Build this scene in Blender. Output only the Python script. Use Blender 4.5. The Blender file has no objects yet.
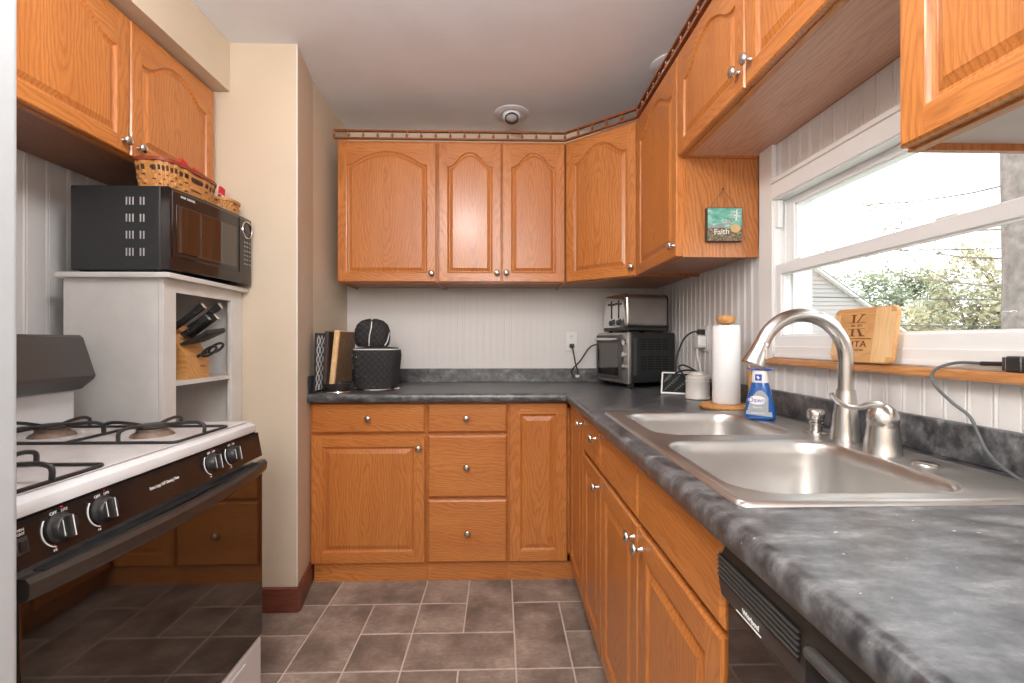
import bpy, bmesh, math, random
from mathutils import Matrix, Vector, noise
PI = math.pi
sc = bpy.context.scene
COL = sc.collection
rnd = random.Random(7)

# ------------------------------------------------------------------ camera, world, lights, exposure
H = 1.166
cam_d = bpy.data.cameras.new('camera'); cam = bpy.data.objects.new('camera', cam_d); COL.objects.link(cam)
cam_d.sensor_width = 36.0; cam_d.lens = 460.0 / 1024.0 * 36.0; cam_d.clip_start = 0.02; cam_d.clip_end = 200
cam.location = (0, 0, H); cam.rotation_euler = (PI / 2, 0, -math.atan(12 / 460.0))
sc.camera = cam
sc.view_settings.view_transform = 'Standard'; sc.view_settings.look = 'None'
sc.view_settings.exposure = 0.0; sc.view_settings.gamma = 1.0; sc.view_settings.use_curve_mapping = False

world = bpy.data.worlds.new('overcast_sky'); sc.world = world; world.use_nodes = True
wn = world.node_tree.nodes; wl = world.node_tree.links
bg = wn['Background']
tc = wn.new('ShaderNodeTexCoord'); sp = wn.new('ShaderNodeSeparateXYZ'); rp = wn.new('ShaderNodeValToRGB')
wl.new(tc.outputs['Generated'], sp.inputs[0]); wl.new(sp.outputs['Z'], rp.inputs[0]); wl.new(rp.outputs[0], bg.inputs[0])
rp.color_ramp.elements[0].position = 0.0; rp.color_ramp.elements[0].color = (0.80, 0.84, 0.86, 1)
rp.color_ramp.elements[1].position = 0.35; rp.color_ramp.elements[1].color = (0.93, 0.97, 1.0, 1)
bg.inputs[1].default_value = 4.0

def area(name, loc, rot, sx, sy, power, color, spread=PI):
    d = bpy.data.lights.new(name, 'AREA'); d.shape = 'RECTANGLE'; d.size = sx; d.size_y = sy
    d.energy = power; d.color = color; d.spread = spread
    o = bpy.data.objects.new(name, d); COL.objects.link(o); o.location = loc; o.rotation_euler = rot
    return o
# fill lamps added out of view: over the floor behind the camera and in mid kitchen
def point_fill(name, loc, r, power, color):
    d = bpy.data.lights.new(name, 'POINT'); d.shadow_soft_size = r; d.energy = power; d.color = color
    o = bpy.data.objects.new(name, d); COL.objects.link(o); o.location = loc; return o
area('added_fill_overhead', (-0.25, -1.1, 2.40), (math.radians(18), 0, 0), 1.5, 1.1, 62, (1.0, 0.975, 0.96))  # added for soft fill, not a known fixture
point_fill('added_fill_rear', (-0.1, -0.75, 1.75), .22, 50, (1.0, 0.975, 0.965))  # invented lamp that brightens the ceiling and cabinet fronts from behind
point_fill('added_fill_kitchen', (-0.30, 0.75, 2.22), .12, 33, (1.0, 0.97, 0.955))  # added above the frame to lift the ceiling, no such lamp known
port = area('window_portal', (1.30, 1.12, 1.40), (0, PI / 2, 0), 0.62, 1.1, 1, (1, 1, 1)); port.data.cycles.is_portal = True

# ------------------------------------------------------------------ mesh toolkit
W = {}
def pts_axis(p, axis):
    x, y, z = p
    return (x, y, z) if axis == 2 else ((y, z, x) if axis == 0 else (x, z, y))
class MB:
    def __init__(s): s.v = []; s.f = []; s.g = []; s.sm = []
    def add(s, vs, fs, M=None, axis=2, smooth=False, off=None):
        if off is None:
            n = max(1, len(vs)); c = [sum(v[i] for v in vs) / n for i in range(3)]
            off = pts_axis((-c[0], -c[1], -c[2]), axis)
            off = (off[0] + rnd.uniform(-.03, .03), off[1] + rnd.uniform(.01, .05), off[2] + rnd.uniform(-.12, .12))
        b = len(s.v)
        for v in vs:
            s.v.append(tuple(M @ Vector(v)) if M is not None else tuple(v))
        loc = [tuple(a + o for a, o in zip(pts_axis(v, axis), off)) for v in vs]
        for f in fs:
            s.f.append([b + i for i in f]); s.g.append([loc[i] for i in f]); s.sm.append(smooth)
        return s
    def bm(s, bm, M=None, axis=2, smooth=False, off=None):
        bm.verts.index_update()
        vs = [tuple(v.co) for v in bm.verts]; fs = [[v.index for v in f.verts] for f in bm.faces]
        bm.free(); return s.add(vs, fs, M, axis, smooth, off)
    def box(s, x0, x1, y0, y1, z0, z1, bev=0.0, M=None, axis=2, seg=2, off=None):
        bm = bmesh.new(); bmesh.ops.create_cube(bm, size=1)
        for v in bm.verts:
            v.co = ((x0 + x1) / 2 + v.co.x * (x1 - x0), (y0 + y1) / 2 + v.co.y * (y1 - y0), (z0 + z1) / 2 + v.co.z * (z1 - z0))
        if bev > 0: bmesh.ops.bevel(bm, geom=bm.edges[:], offset=bev, segments=seg, affect='EDGES', profile=.5)
        return s.bm(bm, M, axis, False, off)
    def prism(s, poly, h0, h1, M=None, axis=2, bev=0.0, smooth=False):   # polygon in local XY extruded along Z
        bm = bmesh.new(); a = [bm.verts.new((p[0], p[1], h0)) for p in poly]; b = [bm.verts.new((p[0], p[1], h1)) for p in poly]
        n = len(poly); bm.faces.new(a[::-1]); bm.faces.new(b)
        for i in range(n): bm.faces.new((a[i], a[(i + 1) % n], b[(i + 1) % n], b[i]))
        bmesh.ops.recalc_face_normals(bm, faces=bm.faces[:])
        if bev > 0:
            es = [e for e in bm.edges if abs(e.verts[0].co.z - e.verts[1].co.z) < 1e-7]
            bmesh.ops.bevel(bm, geom=es, offset=bev, segments=2, affect='EDGES', profile=.5)
        return s.bm(bm, M, axis, smooth)
    def lathe(s, prof, n=24, M=None, caps=True, axis=2):
        vs = []; fs = []
        for r, z in prof:
            for i in range(n): a = 2 * PI * i / n; vs.append((r * math.cos(a), r * math.sin(a), z))
        for j in range(len(prof) - 1):
            for i in range(n):
                k = (i + 1) % n; fs.append((j * n + i, j * n + k, (j + 1) * n + k, (j + 1) * n + i))
        if caps:
            fs.append(tuple(range(n))[::-1]); fs.append(tuple((len(prof) - 1) * n + i for i in range(n)))
        return s.add(vs, fs, M, axis, True)
    def loops(s, rings, M=None, axis=2, closed=True, cap0=False, cap1=True, smooth=False, off=None):
        n = len(rings[0]); vs = [p for r in rings for p in r]; fs = []
        for j in range(len(rings) - 1):
            for i in range(n if closed else n - 1):
                k = (i + 1) % n; fs.append((j * n + i, j * n + k, (j + 1) * n + k, (j + 1) * n + i))
        if cap0: fs.append(tuple(range(n))[::-1])
        if cap1: fs.append(tuple((len(rings) - 1) * n + i for i in range(n)))
        return s.add(vs, fs, M, axis, smooth, off)
    def tube(s, path, r, n=8, M=None, closed=False, axis=2):
        P = [Vector(p) for p in path]; m = len(P); rs = r if isinstance(r, (list, tuple)) else [r] * m
        T = []
        for i in range(m):
            if closed: t = P[(i + 1) % m] - P[i - 1]
            else: t = P[min(i + 1, m - 1)] - P[max(i - 1, 0)]
            T.append(t.normalized() if t.length > 1e-9 else Vector((0, 0, 1)))
        u = T[0].orthogonal().normalized(); rings = []
        for i in range(m):
            u = (u - T[i] * u.dot(T[i]));
            u = u.normalized() if u.length > 1e-6 else T[i].orthogonal().normalized()
            w = T[i].cross(u)
            rings.append([tuple(P[i] + (u * math.cos(2 * PI * k / n) + w * math.sin(2 * PI * k / n)) * rs[i]) for k in range(n)])
        if closed: rings.append(rings[0])
        return s.loops(rings, M, axis, True, not closed, not closed, True)
    def cyl(s, p0, p1, r, n=16, M=None, r1=None, axis=2):
        return s.tube([p0, p1], [r, r if r1 is None else r1], n, M, axis=axis)
    def ball(s, c, r, M=None, n=14, axis=2):
        rx, ry, rz = r if isinstance(r, tuple) else (r, r, r); prof = []
        vs = []; fs = []; m = n // 2
        for j in range(m + 1):
            a = -PI / 2 + PI * j / m
            for i in range(n):
                b = 2 * PI * i / n; q = max(math.cos(a), 1e-3)
                vs.append((c[0] + rx * q * math.cos(b), c[1] + ry * q * math.sin(b), c[2] + rz * math.sin(a)))
        for j in range(m):
            for i in range(n):
                k = (i + 1) % n; fs.append((j * n + i, j * n + k, (j + 1) * n + k, (j + 1) * n + i))
        fs.append(tuple(range(n))[::-1]); fs.append(tuple(m * n + i for i in range(n)))
        return s.add(vs, fs, M, axis, True)
    def build(s, name, mat, parent=None, autosm=None, origin=None):
        me = bpy.data.meshes.new(name)
        if parent is not None: base = W[parent.name]
        else:
            if origin is None:
                xs = [v[0] for v in s.v]; ys = [v[1] for v in s.v]; zs = [v[2] for v in s.v]
                origin = ((min(xs) + max(xs)) / 2, (min(ys) + max(ys)) / 2, min(zs))
            base = Matrix.Translation(origin)
        inv = base.inverted()
        me.from_pydata([tuple(inv @ Vector(v)) for v in s.v], [], s.f)
        bm = bmesh.new(); bm.from_mesh(me)
        lay = bm.loops.layers.float_vector.new('gc')
        bm.faces.ensure_lookup_table()
        for f, g, sm in zip(bm.faces, s.g, s.sm):
            f.smooth = sm
            for l, q in zip(f.loops, g): l[lay] = q
        bmesh.ops.recalc_face_normals(bm, faces=bm.faces[:])
        bm.to_mesh(me); bm.free()
        me.materials.append(mat)
        if any(s.sm):
            try: me.set_sharp_from_angle(angle=math.radians(autosm or 42))
            except Exception: pass
        o = bpy.data.objects.new(name, me); COL.objects.link(o)
        if parent is not None: o.parent = parent; W[o.name] = base.copy()
        else: o.matrix_basis = base; W[o.name] = base.copy()
        return o

def tag(o, label=None, cat=None, group=None, kind=None):
    if label: o['label'] = label
    if cat: o['category'] = cat
    if group: o['group'] = group
    if kind: o['kind'] = kind
    return o
def thing(name, label, cat, loc, group=None, kind=None, M=None):
    o = bpy.data.objects.new(name, None); COL.objects.link(o); o.empty_display_size = .05
    m = M if M is not None else Matrix.Translation(loc)
    o.matrix_basis = m; W[o.name] = m.copy()
    return tag(o, label, cat, group, kind)
def text(body, size, M, mat, parent, name='lettering', ext=0.0003, align='CENTER', sx=1.0):
    c = bpy.data.curves.new(name, 'FONT'); c.body = body; c.size = size; c.extrude = ext
    c.align_x = align; c.align_y = 'CENTER'; c.materials.append(mat)
    tmp = bpy.data.objects.new('t', c); me = bpy.data.meshes.new_from_object(tmp); bpy.data.objects.remove(tmp); bpy.data.curves.remove(c)
    me.materials.clear(); me.materials.append(mat)
    o = bpy.data.objects.new(name, me); COL.objects.link(o); o.parent = parent
    o.matrix_basis = W[parent.name].inverted() @ M @ Matrix.Diagonal((sx, 1, 1, 1)); W[o.name] = M
    return o
def T(x, y, z): return Matrix.Translation((x, y, z))
def Rz(a): return Matrix.Rotation(a, 4, 'Z')
def Rx(a): return Matrix.Rotation(a, 4, 'X')
def Ry(a): return Matrix.Rotation(a, 4, 'Y')
def frame(o, x, y):                                    # matrix with given x and y axes at o
    x = Vector(x).normalized(); y = Vector(y).normalized(); z = x.cross(y)
    m = Matrix((x, y, z)).transposed().to_4x4(); m.translation = Vector(o); return m
def smoothpath(P, k=8):
    P = [Vector(p) for p in P]; out = []
    for i in range(len(P) - 1):
        a = P[max(i - 1, 0)]; b = P[i]; c = P[i + 1]; d = P[min(i + 2, len(P) - 1)]
        for j in range(k):
            t = j / k
            out.append(.5 * ((2 * b) + (c - a) * t + (2 * a - 5 * b + 4 * c - d) * t * t + (3 * b - a - 3 * c + d) * t ** 3))
    out.append(P[-1]); return out
def rrect(x0, x1, y0, y1, r, n=6):                     # rounded rectangle, counter-clockwise
    out = []
    for cx, cy, a0 in ((x1 - r, y1 - r, 0), (x0 + r, y1 - r, PI / 2), (x0 + r, y0 + r, PI), (x1 - r, y0 + r, 1.5 * PI)):
        for i in range(n + 1):
            a = a0 + PI / 2 * i / n; out.append((cx + r * math.cos(a), cy + r * math.sin(a)))
    return out

# ------------------------------------------------------------------ materials
def mat(name, color, rough=.5, metal=0.0, spec=.5, ior=None, trans=0.0, emit=None, coat=0.0):
    m = bpy.data.materials.new(name); m.use_nodes = True; b = m.node_tree.nodes['Principled BSDF']
    b.inputs['Base Color'].default_value = (*color, 1); b.inputs['Roughness'].default_value = rough
    b.inputs['Metallic'].default_value = metal; b.inputs['Specular IOR Level'].default_value = spec
    if ior: b.inputs['IOR'].default_value = ior
    if trans: b.inputs['Transmission Weight'].default_value = trans
    if coat: b.inputs['Coat Weight'].default_value = coat; b.inputs['Coat Roughness'].default_value = .2 if 'oak' in name else .06
    if emit: b.inputs['Emission Color'].default_value = (*emit[0], 1); b.inputs['Emission Strength'].default_value = emit[1]
    return m
class NT:
    def __init__(s, m): s.t = m.node_tree; s.b = s.t.nodes['Principled BSDF']
    def n(s, typ, **kw):
        o = s.t.nodes.new(typ)
        for k, v in kw.items(): setattr(o, k, v)
        return o
    def l(s, a, b): s.t.links.new(a, b)
    def math(s, op, a, b=None, c=None):
        o = s.n('ShaderNodeMath', operation=op)
        for i, q in enumerate((a, b, c)):
            if q is None: continue
            if isinstance(q, (int, float)): o.inputs[i].default_value = q
            else: s.l(q, o.inputs[i])
        return o.outputs[0]
    def ramp(s, fac, stops):
        o = s.n('ShaderNodeValToRGB'); e = o.color_ramp.elements
        while len(e) < len(stops): e.new(.5)
        for q, (p, c) in zip(e, stops): q.position = p; q.color = (*c, 1) if len(c) == 3 else c
        s.l(fac, o.inputs[0]); return o.outputs[0]
    def noise(s, vec, scale, detail=3, rough=.5, dim='3D', w=None):
        o = s.n('ShaderNodeTexNoise', noise_dimensions=dim); o.inputs['Scale'].default_value = scale
        o.inputs['Detail'].default_value = detail; o.inputs['Roughness'].default_value = rough
        if vec is not None: s.l(vec, o.inputs['Vector'])
        if w is not None: s.l(w, o.inputs['W'])
        return o.outputs[0]
    def mapping(s, vec, scale):
        o = s.n('ShaderNodeMapping'); o.inputs['Scale'].default_value = scale; s.l(vec, o.inputs[0]); return o.outputs[0]
    def mix(s, f, a, b, blend='MIX'):
        o = s.n('ShaderNodeMix', data_type='RGBA', blend_type=blend)
        for i, q in ((0, f), (6, a), (7, b)):
            if isinstance(q, (int, float)): o.inputs[i].default_value = q
            elif isinstance(q, tuple): o.inputs[i].default_value = (*q, 1)
            else: s.l(q, o.inputs[i])
        return o.outputs[2]
    def bump(s, h, strength, dist):
        o = s.n('ShaderNodeBump'); o.inputs['Strength'].default_value = strength; o.inputs['Distance'].default_value = dist
        s.l(h, o.inputs['Height']); s.l(o.outputs[0], s.b.inputs['Normal'])

def wood(name, light, mid, dark, rough=.34, ring=.012, contrast=.55, coat=.25):
    m = mat(name, mid, rough, coat=coat); t = NT(m)
    at = t.n('ShaderNodeAttribute', attribute_name='gc'); v = at.outputs['Vector']
    oi = t.n('ShaderNodeObjectInfo'); w = t.math('MULTIPLY', oi.outputs['Random'], 37.0)
    sx = t.n('ShaderNodeSeparateXYZ'); t.l(v, sx.inputs[0])
    n1 = t.noise(t.mapping(v, (6, 6, 2.2)), 1.0, 3, .55, '4D', w)
    wob = t.math('MULTIPLY', t.math('SUBTRACT', n1, .5), .13)
    a = t.math('ADD', t.math('MULTIPLY', sx.outputs[2], .14), sx.outputs[1])
    r = t.math('SQRT', t.math('ADD', t.math('MULTIPLY', sx.outputs[0], sx.outputs[0]), t.math('MULTIPLY', a, a)))
    r = t.math('ADD', r, wob)
    fine = t.noise(t.mapping(v, (55, 55, 7)), 1.0, 4, .65, '4D', w)
    ph = t.math('ADD', t.math('MULTIPLY', r, 1.0 / ring), t.math('MULTIPLY', fine, 1.5))
    band = t.math('FRACT', ph)
    bc = t.ramp(band, [(0, (.1, .1, .1)), (.25, (.8, .8, .8)), (.6, (1, 1, 1)), (.85, (.6, .6, .6)), (1, (.1, .1, .1))])
    pores = t.noise(t.mapping(v, (420, 420, 14)), 1.0, 2, .6, '4D', w)
    big = t.noise(t.mapping(v, (9, 9, 1.5)), 1.0, 2, .5, '4D', w)
    base = t.ramp(big, [(.3, mid), (.7, light)])
    c = t.mix(t.math('MULTIPLY', t.math('SUBTRACT', 1.0, bc), contrast), base, dark)
    pm = t.ramp(pores, [(.36, (1, 1, 1)), (.5, (0, 0, 0))])
    c = t.mix(t.math('MULTIPLY', pm, .38), c, dark)
    t.l(c, t.b.inputs['Base Color'])
    t.bump(t.math('SUBTRACT', bc, t.math('MULTIPLY', pm, .6)), .10, .0006)
    return m
oak = wood('honey_oak', (.62, .235, .058), (.50, .166, .036), (.27, .075, .015))
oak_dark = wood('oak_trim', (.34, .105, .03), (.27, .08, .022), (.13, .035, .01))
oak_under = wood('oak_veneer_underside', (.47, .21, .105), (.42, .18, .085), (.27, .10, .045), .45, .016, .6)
oak_side = wood('oak_veneer_side', (.60, .235, .075), (.50, .18, .05), (.28, .085, .02), .42, .014, .7)
bamboo = wood('bamboo', (.70, .40, .17), (.62, .32, .12), (.42, .19, .06), .5, .02, .35, 0)
bamboo_light = wood('light_bamboo_strip', (.82, .56, .30), (.76, .48, .22), (.55, .30, .12), .5, .02, .3, 0)
pine = wood('pine', (.66, .34, .11), (.56, .26, .075), (.34, .13, .03), .42, .012, .5, .1)
sillwood = wood('sill_oak', (.62, .30, .11), (.52, .22, .07), (.30, .10, .03), .38, .012, .5, .2)
redwood = wood('stained_baseboard', (.21, .062, .035), (.17, .048, .028), (.08, .02, .012), .45, .012, .5)
carve = mat('burnt_engraving', (.16, .055, .02), .8)

def plain(name, col, rough=.5, var=.06, scale=6, bump=0, **k):
    m = mat(name, col, rough, **k); t = NT(m); g = t.n('ShaderNodeNewGeometry')
    n = t.noise(g.outputs['Position'], scale, 4, .6)
    c = t.ramp(n, [(.3, tuple(q * (1 - var) for q in col)), (.7, tuple(min(1, q * (1 + var)) for q in col))])
    t.l(c, t.b.inputs['Base Color'])
    if bump: t.bump(t.noise(g.outputs['Position'], bump, 3, .6), .15, .002)
    return m
white_paint = plain('white_beadboard_paint', (.72, .70, .68), .42, .03, 3)
trim_white = plain('white_trim_paint', (.80, .77, .74), .4, .03, 5)
vinyl = mat('white_vinyl', (.82, .82, .81), .35)
cream = plain('cream_wall_paint', (.64, .535, .405), .75, .035, 2.2, 60)
ceil_m = plain('ceiling_paint', (.83, .87, .93), .8, .05, 1.8, 40)
shelf_white = plain('worn_white_paint', (.66, .64, .61), .5, .06, 9)
shelf_in = plain('grey_white_back_panel', (.60, .58, .58), .6, .03, 5)
enamel = mat('white_enamel', (.66, .67, .68), .18, coat=.4)
enamel_pink = plain('stained_white_enamel', (.62, .585, .57), .25, .06, 14)
fridge_m = plain('fridge_white', (.47, .51, .53), .45, .02, 30)
black_gloss = mat('black_glass', (.012, .008, .006), .04, ior=2.0)
black_panel = mat('black_glossy_panel', (.016, .012, .011), .12, ior=1.6)
black_plastic = plain('black_plastic', (.022, .022, .023), .38, .2, 30)
black_side = plain('black_painted_metal', (.018, .019, .021), .40, .15, 12)
grey_plastic = mat('charcoal_plastic', (.06, .056, .052), .32)
brown_panel = mat('dark_brown_black_panel', (.035, .028, .024), .28)
iron = plain('cast_iron', (.022, .021, .021), .42, .3, 60)
nickel = mat('brushed_nickel', (.62, .60, .57), .26, 1.0)
steel = mat('stainless_steel', (.60, .58, .56), .24, 1.0)
chrome = mat('chrome', (.75, .74, .73), .12, 1.0)
t_ = NT(steel); g_ = t_.n('ShaderNodeNewGeometry')
t_.l(t_.ramp(t_.noise(t_.mapping(g_.outputs['Position'], (4, 40, 40)), 1, 2), [(.3, (.33, .33, .33)), (.7, (.42, .42, .42))]), t_.b.inputs['Roughness'])
t_.l(t_.ramp(t_.noise(g_.outputs['Position'], 7, 4), [(.3, (.50, .485, .465)), (.7, (.60, .585, .565))]), t_.b.inputs['Base Color'])
white_plastic = mat('white_plastic', (.80, .79, .77), .35)
print_white = mat('white_print', (.80, .80, .78), .6)
print_red = mat('red_print', (.55, .02, .03), .6)
paper = plain('paper_towel', (.86, .86, .86), .9, .02, 80, 220)
ceramic = plain('cream_ceramic', (.66, .62, .57), .35, .05, 20)
blue_liq = mat('blue_dish_liquid', (.015, .10, .36), .12, coat=.3)
blue_dk = mat('deep_blue_plastic', (.02, .07, .42), .3)
cord_black = mat('black_cord', (.02, .02, .02), .5)
cord_grey = mat('grey_cord', (.10, .11, .11), .5)
slot = mat('dark_slot', (.005, .005, .005), .8)
red_m = mat('red_fabric', (.55, .02, .03), .7)
wfab = mat('white_fabric', (.78, .76, .74), .8)
glow = mat('unlit_lamp_glass', (.62, .60, .60), .3)

# counter laminate
lam = mat('slate_laminate', (.05, .052, .056), .36, spec=.9); t = NT(lam); g = t.n('ShaderNodeNewGeometry')
n1 = t.noise(t.mapping(g.outputs['Position'], (3.2, 7, 5)), 4.2, 8, .70)
n2 = t.noise(g.outputs['Position'], 46, 4, .7)
c = t.ramp(n1, [(.36, (.014, .015, .017)), (.47, (.044, .046, .050)), (.58, (.12, .125, .13)), (.72, (.30, .305, .31))])
c = t.mix(t.ramp(n2, [(.45, (0, 0, 0)), (.75, (.45, .45, .45))]), c, (.16, .16, .165))
n3 = t.noise(g.outputs['Position'], 95, 2, .5)
c = t.mix(t.ramp(n3, [(.74, (0, 0, 0)), (.78, (1, 1, 1))]), c, (.55, .55, .55))
t.l(c, t.b.inputs['Base Color'])
t.l(t.ramp(n1, [(.3, (.27, .27, .27)), (.7, (.42, .42, .42))]), t.b.inputs['Roughness'])
t.bump(n2, .12, .001)

# floor tile (per tile tint carried by the 'gc' attribute)
tile_m = mat('slate_look_tile', (.2, .15, .12), .42); t = NT(tile_m); g = t.n('ShaderNodeNewGeometry')
at = t.n('ShaderNodeAttribute', attribute_name='gc'); s_ = t.n('ShaderNodeSeparateXYZ'); t.l(at.outputs['Vector'], s_.inputs[0])
va = t.n('ShaderNodeVectorMath', operation='ADD'); t.l(g.outputs['Position'], va.inputs[0]); t.l(at.outputs['Vector'], va.inputs[1])
n1 = t.noise(va.outputs[0], 5.5, 5, .62); n2 = t.noise(t.mapping(va.outputs[0], (1, 2, 1)), 38, 5, .7)
c = t.ramp(n1, [(.32, (.13, .100, .085)), (.45, (.25, .195, .160)), (.56, (.37, .295, .245)), (.68, (.50, .40, .33))])
c = t.mix(t.ramp(n2, [(.35, (.5, .5, .5)), (.65, (0, 0, 0))]), c, (.15, .115, .098))
t.l(c, t.b.inputs['Base Color']); t.bump(n2, .6, .004)
grout = plain('grout', (.60, .52, .45), .8, .06, 30)

quilt = mat('black_quilted_cloth', (.018, .018, .018), .85); t = NT(quilt); at = t.n('ShaderNodeAttribute', attribute_name='gc')
s_ = t.n('ShaderNodeSeparateXYZ'); t.l(at.outputs['Vector'], s_.inputs[0])
def _cr(a): return t.math('ABSOLUTE', t.math('SINE', t.math('MULTIPLY', a, 95)))
sxy = t.math('ADD', s_.outputs[0], s_.outputs[1])
q = t.math('MINIMUM', _cr(t.math('ADD', sxy, s_.outputs[2])), _cr(t.math('SUBTRACT', sxy, s_.outputs[2])))
t.l(t.ramp(q, [(0, (.006, .006, .006)), (.4, (.03, .03, .031))]), t.b.inputs['Base Color']); t.bump(q, .4, .006)

# tree bark, siding, lawn
bark = plain('tree_bark', (.20, .17, .15), .9, .35, 9, 14)
siding = mat('vinyl_siding', (.40, .365, .345), .6)
lawn = plain('lawn', (.20, .205, .13), .9, .3, 1.5)
def leafmat(n, c): return plain(n, c, .7, .3, .6)
leaf_y = leafmat('spring_leaves_yellow', (.40, .37, .22)); leaf_g = leafmat('spring_leaves_green', (.28, .32, .19))
glass = bpy.data.materials.new('window_glass'); glass.use_nodes = True; gt = glass.node_tree
for n in list(gt.nodes):
    if n.type != 'OUTPUT_MATERIAL': gt.nodes.remove(n)
tr = gt.nodes.new('ShaderNodeBsdfTransparent'); gl = gt.nodes.new('ShaderNodeBsdfGlossy'); gl.inputs['Roughness'].default_value = .02
mx = gt.nodes.new('ShaderNodeMixShader'); mx.inputs[0].default_value = .06
gt.links.new(tr.outputs[0], mx.inputs[1]); gt.links.new(gl.outputs[0], mx.inputs[2])
gt.links.new(mx.outputs[0], [n for n in gt.nodes if n.type == 'OUTPUT_MATERIAL'][0].inputs[0])
tr.inputs[0].default_value = (.97, .98, .98, 1)

# ------------------------------------------------------------------ room shell
XL, XR, YB, YF, CZ = -1.545, .965, 2.81, -1.9, 2.455
def struct(o): o['kind'] = 'structure'; return o
# floor: grout bed with raised tiles
fl = MB(); fl.box(XL - .1, XR + .1, YF - .1, YB + .1, -.06, -.002)
floor = struct(fl.build('floor', grout, origin=(0, 0, -.06)))
tm = MB(); m = .2042; gx0 = -.352; gy0 = 2.055; my = .2085
fixed = [(0, 0, 1, 1)]
def X_(i): return gx0 + i * m
def Y_(j): return gy0 + (j) * my
used = set(); tiles = []
def put(i, j, w, h):
    cells = [(i + a, j + b) for a in range(w) for b in range(h)]
    if any(c in used for c in cells): return False
    used.update(cells); tiles.append((i, j, w, h)); return True
# i=0 is the column right of X=-.352 ; j=0 is the row behind Y=2.055
for q in [(-3, 0, 1, 1), (-2, 0, 2, 1), (0, 0, 1, 1), (1, -1, 1, 2), (2, 0, 2, 1), (4, 0, 2, 1),
          (-4, -1, 2, 1), (-2, -2, 1, 2), (-1, -1, 1, 1), (0, -1, 1, 1), (2, -2, 1, 2), (3, -1, 1, 1),
          (-3, -2, 1, 1), (-1, -2, 1, 1), (0, -2, 2, 1), (3, -2, 1, 1),
          (-3, -3, 1, 1), (-2, -3, 1, 1), (-1, -3, 1, 1), (0, -3, 1, 1), (1, -3, 1, 2), (2, -3, 1, 1), (3, -3, 1, 1)]: put(*q)
r2 = random.Random(3)
for j in range(4, -20, -1):
    for i in range(-6, 8):
        if (i, j) in used: continue
        opts = [(1, 1), (2, 1), (1, 1), (1, 2)]; w, h = r2.choice(opts)
        if h == 2:
            if not put(i, j - 1, 1, 2): put(i, j, 1, 1)
        elif not put(i, j, w, 1): put(i, j, 1, 1)
gp = .0028
for (i, j, w, h) in tiles:
    x0, x1, y0, y1 = X_(i) + gp, X_(i + w) - gp, Y_(j) + gp, Y_(j + h) - gp
    x0 = max(x0, XL - .05); x1 = min(x1, XR + .05); y0 = max(y0, YF - .05); y1 = min(y1, YB + .05)
    if x1 - x0 < .01 or y1 - y0 < .01: continue
    o = (r2.uniform(-40, 40), r2.uniform(-40, 40), r2.uniform(-40, 40)); b = .0015
    vs = [(x0, y0, -.002), (x1, y0, -.002), (x1, y1, -.002), (x0, y1, -.002), (x0 + b, y0 + b, 0), (x1 - b, y0 + b, 0), (x1 - b, y1 - b, 0), (x0 + b, y1 - b, 0)]
    k = len(tm.v); tm.v += vs
    for f in [(4, 5, 6, 7), (0, 1, 5, 4), (1, 2, 6, 5), (2, 3, 7, 6), (3, 0, 4, 7)]:
        tm.f.append([k + a for a in f]); tm.g.append([o] * 4); tm.sm.append(False)
struct(tm.build('floor_tiles', tile_m, floor))

cb = MB(); cb.box(XL - .1, XR + .2, YF - .1, YB + .1, CZ, CZ + .08); struct(cb.build('ceiling', ceil_m))

def beadboard(mb, M, width, z0, z1, pitch=.0508, th=.006, phase=0.0, dep=1.0):   # local: x across, -y out, z up
    pr = [0.0]; pts = []
    x = -phase
    g = .0035
    prof = []
    while x < width:
        for dx, d in ((0, 0), (g * .5, .0035), (g, .0005), (g + .004, -.0012), (g + .008, .0005), (g * 1.5 + .008, .0035), (g * 2 + .008, 0)):
            q = x + dx
            if 0 < q < width: prof.append((q, d * dep))
        x += pitch
    prof = [(0.0, 0.0)] + prof + [(width, 0.0)]
    a = [(p, d, z0) for p, d in prof]; b = [(p, d, z1) for p, d in prof]
    n = len(prof); vs = a + b + [(0, th, z0), (width, th, z0), (0, th, z1), (width, th, z1)]
    fs = [(i, i + 1, n + i + 1, n + i) for i in range(n - 1)]
    fs += [(2 * n, 2 * n + 1, 2 * n + 3, 2 * n + 2), (0, n, 2 * n + 2, 2 * n), (n - 1, 2 * n - 1, 2 * n + 3, 2 * n + 1)]
    fs += [tuple(list(range(n)) + [2 * n + 1, 2 * n]), tuple(list(range(n, 2 * n)) + [2 * n + 3, 2 * n + 2])]
    mb.add(vs, fs, M)
MB_, MR_, ML_ = (lambda x, y, z=0: T(x, y, z)), (lambda x, y, z=0: T(x, y, z) @ Rz(-PI / 2)), (lambda x, y, z=0: T(x, y, z) @ Rz(PI / 2))

w = MB(); w.box(-.93, XR + .2, YB + .006, YB + .12, 0, CZ); wb = struct(w.build('wall_back', cream))
p = MB(); beadboard(p, MB_(-.925, YB), XR + .925, .9, 1.50, .041, .006, dep=.22); struct(p.build('beadboard', white_paint, wb))
p = MB(); p.box(.378, .384, YB - .004, YB + .002, 1.0, 1.48); struct(p.build('seam_strip', white_paint, wb))
# alcove wall / column to the left of the base cabinets
w = MB(); w.prism([(XL - .1, 2.017), (-.878, 2.017), (-.925, 2.3), (-.928, YB + .1), (XL - .1, YB + .1)], 0, CZ); struct(w.build('wall_alcove', cream))
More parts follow.
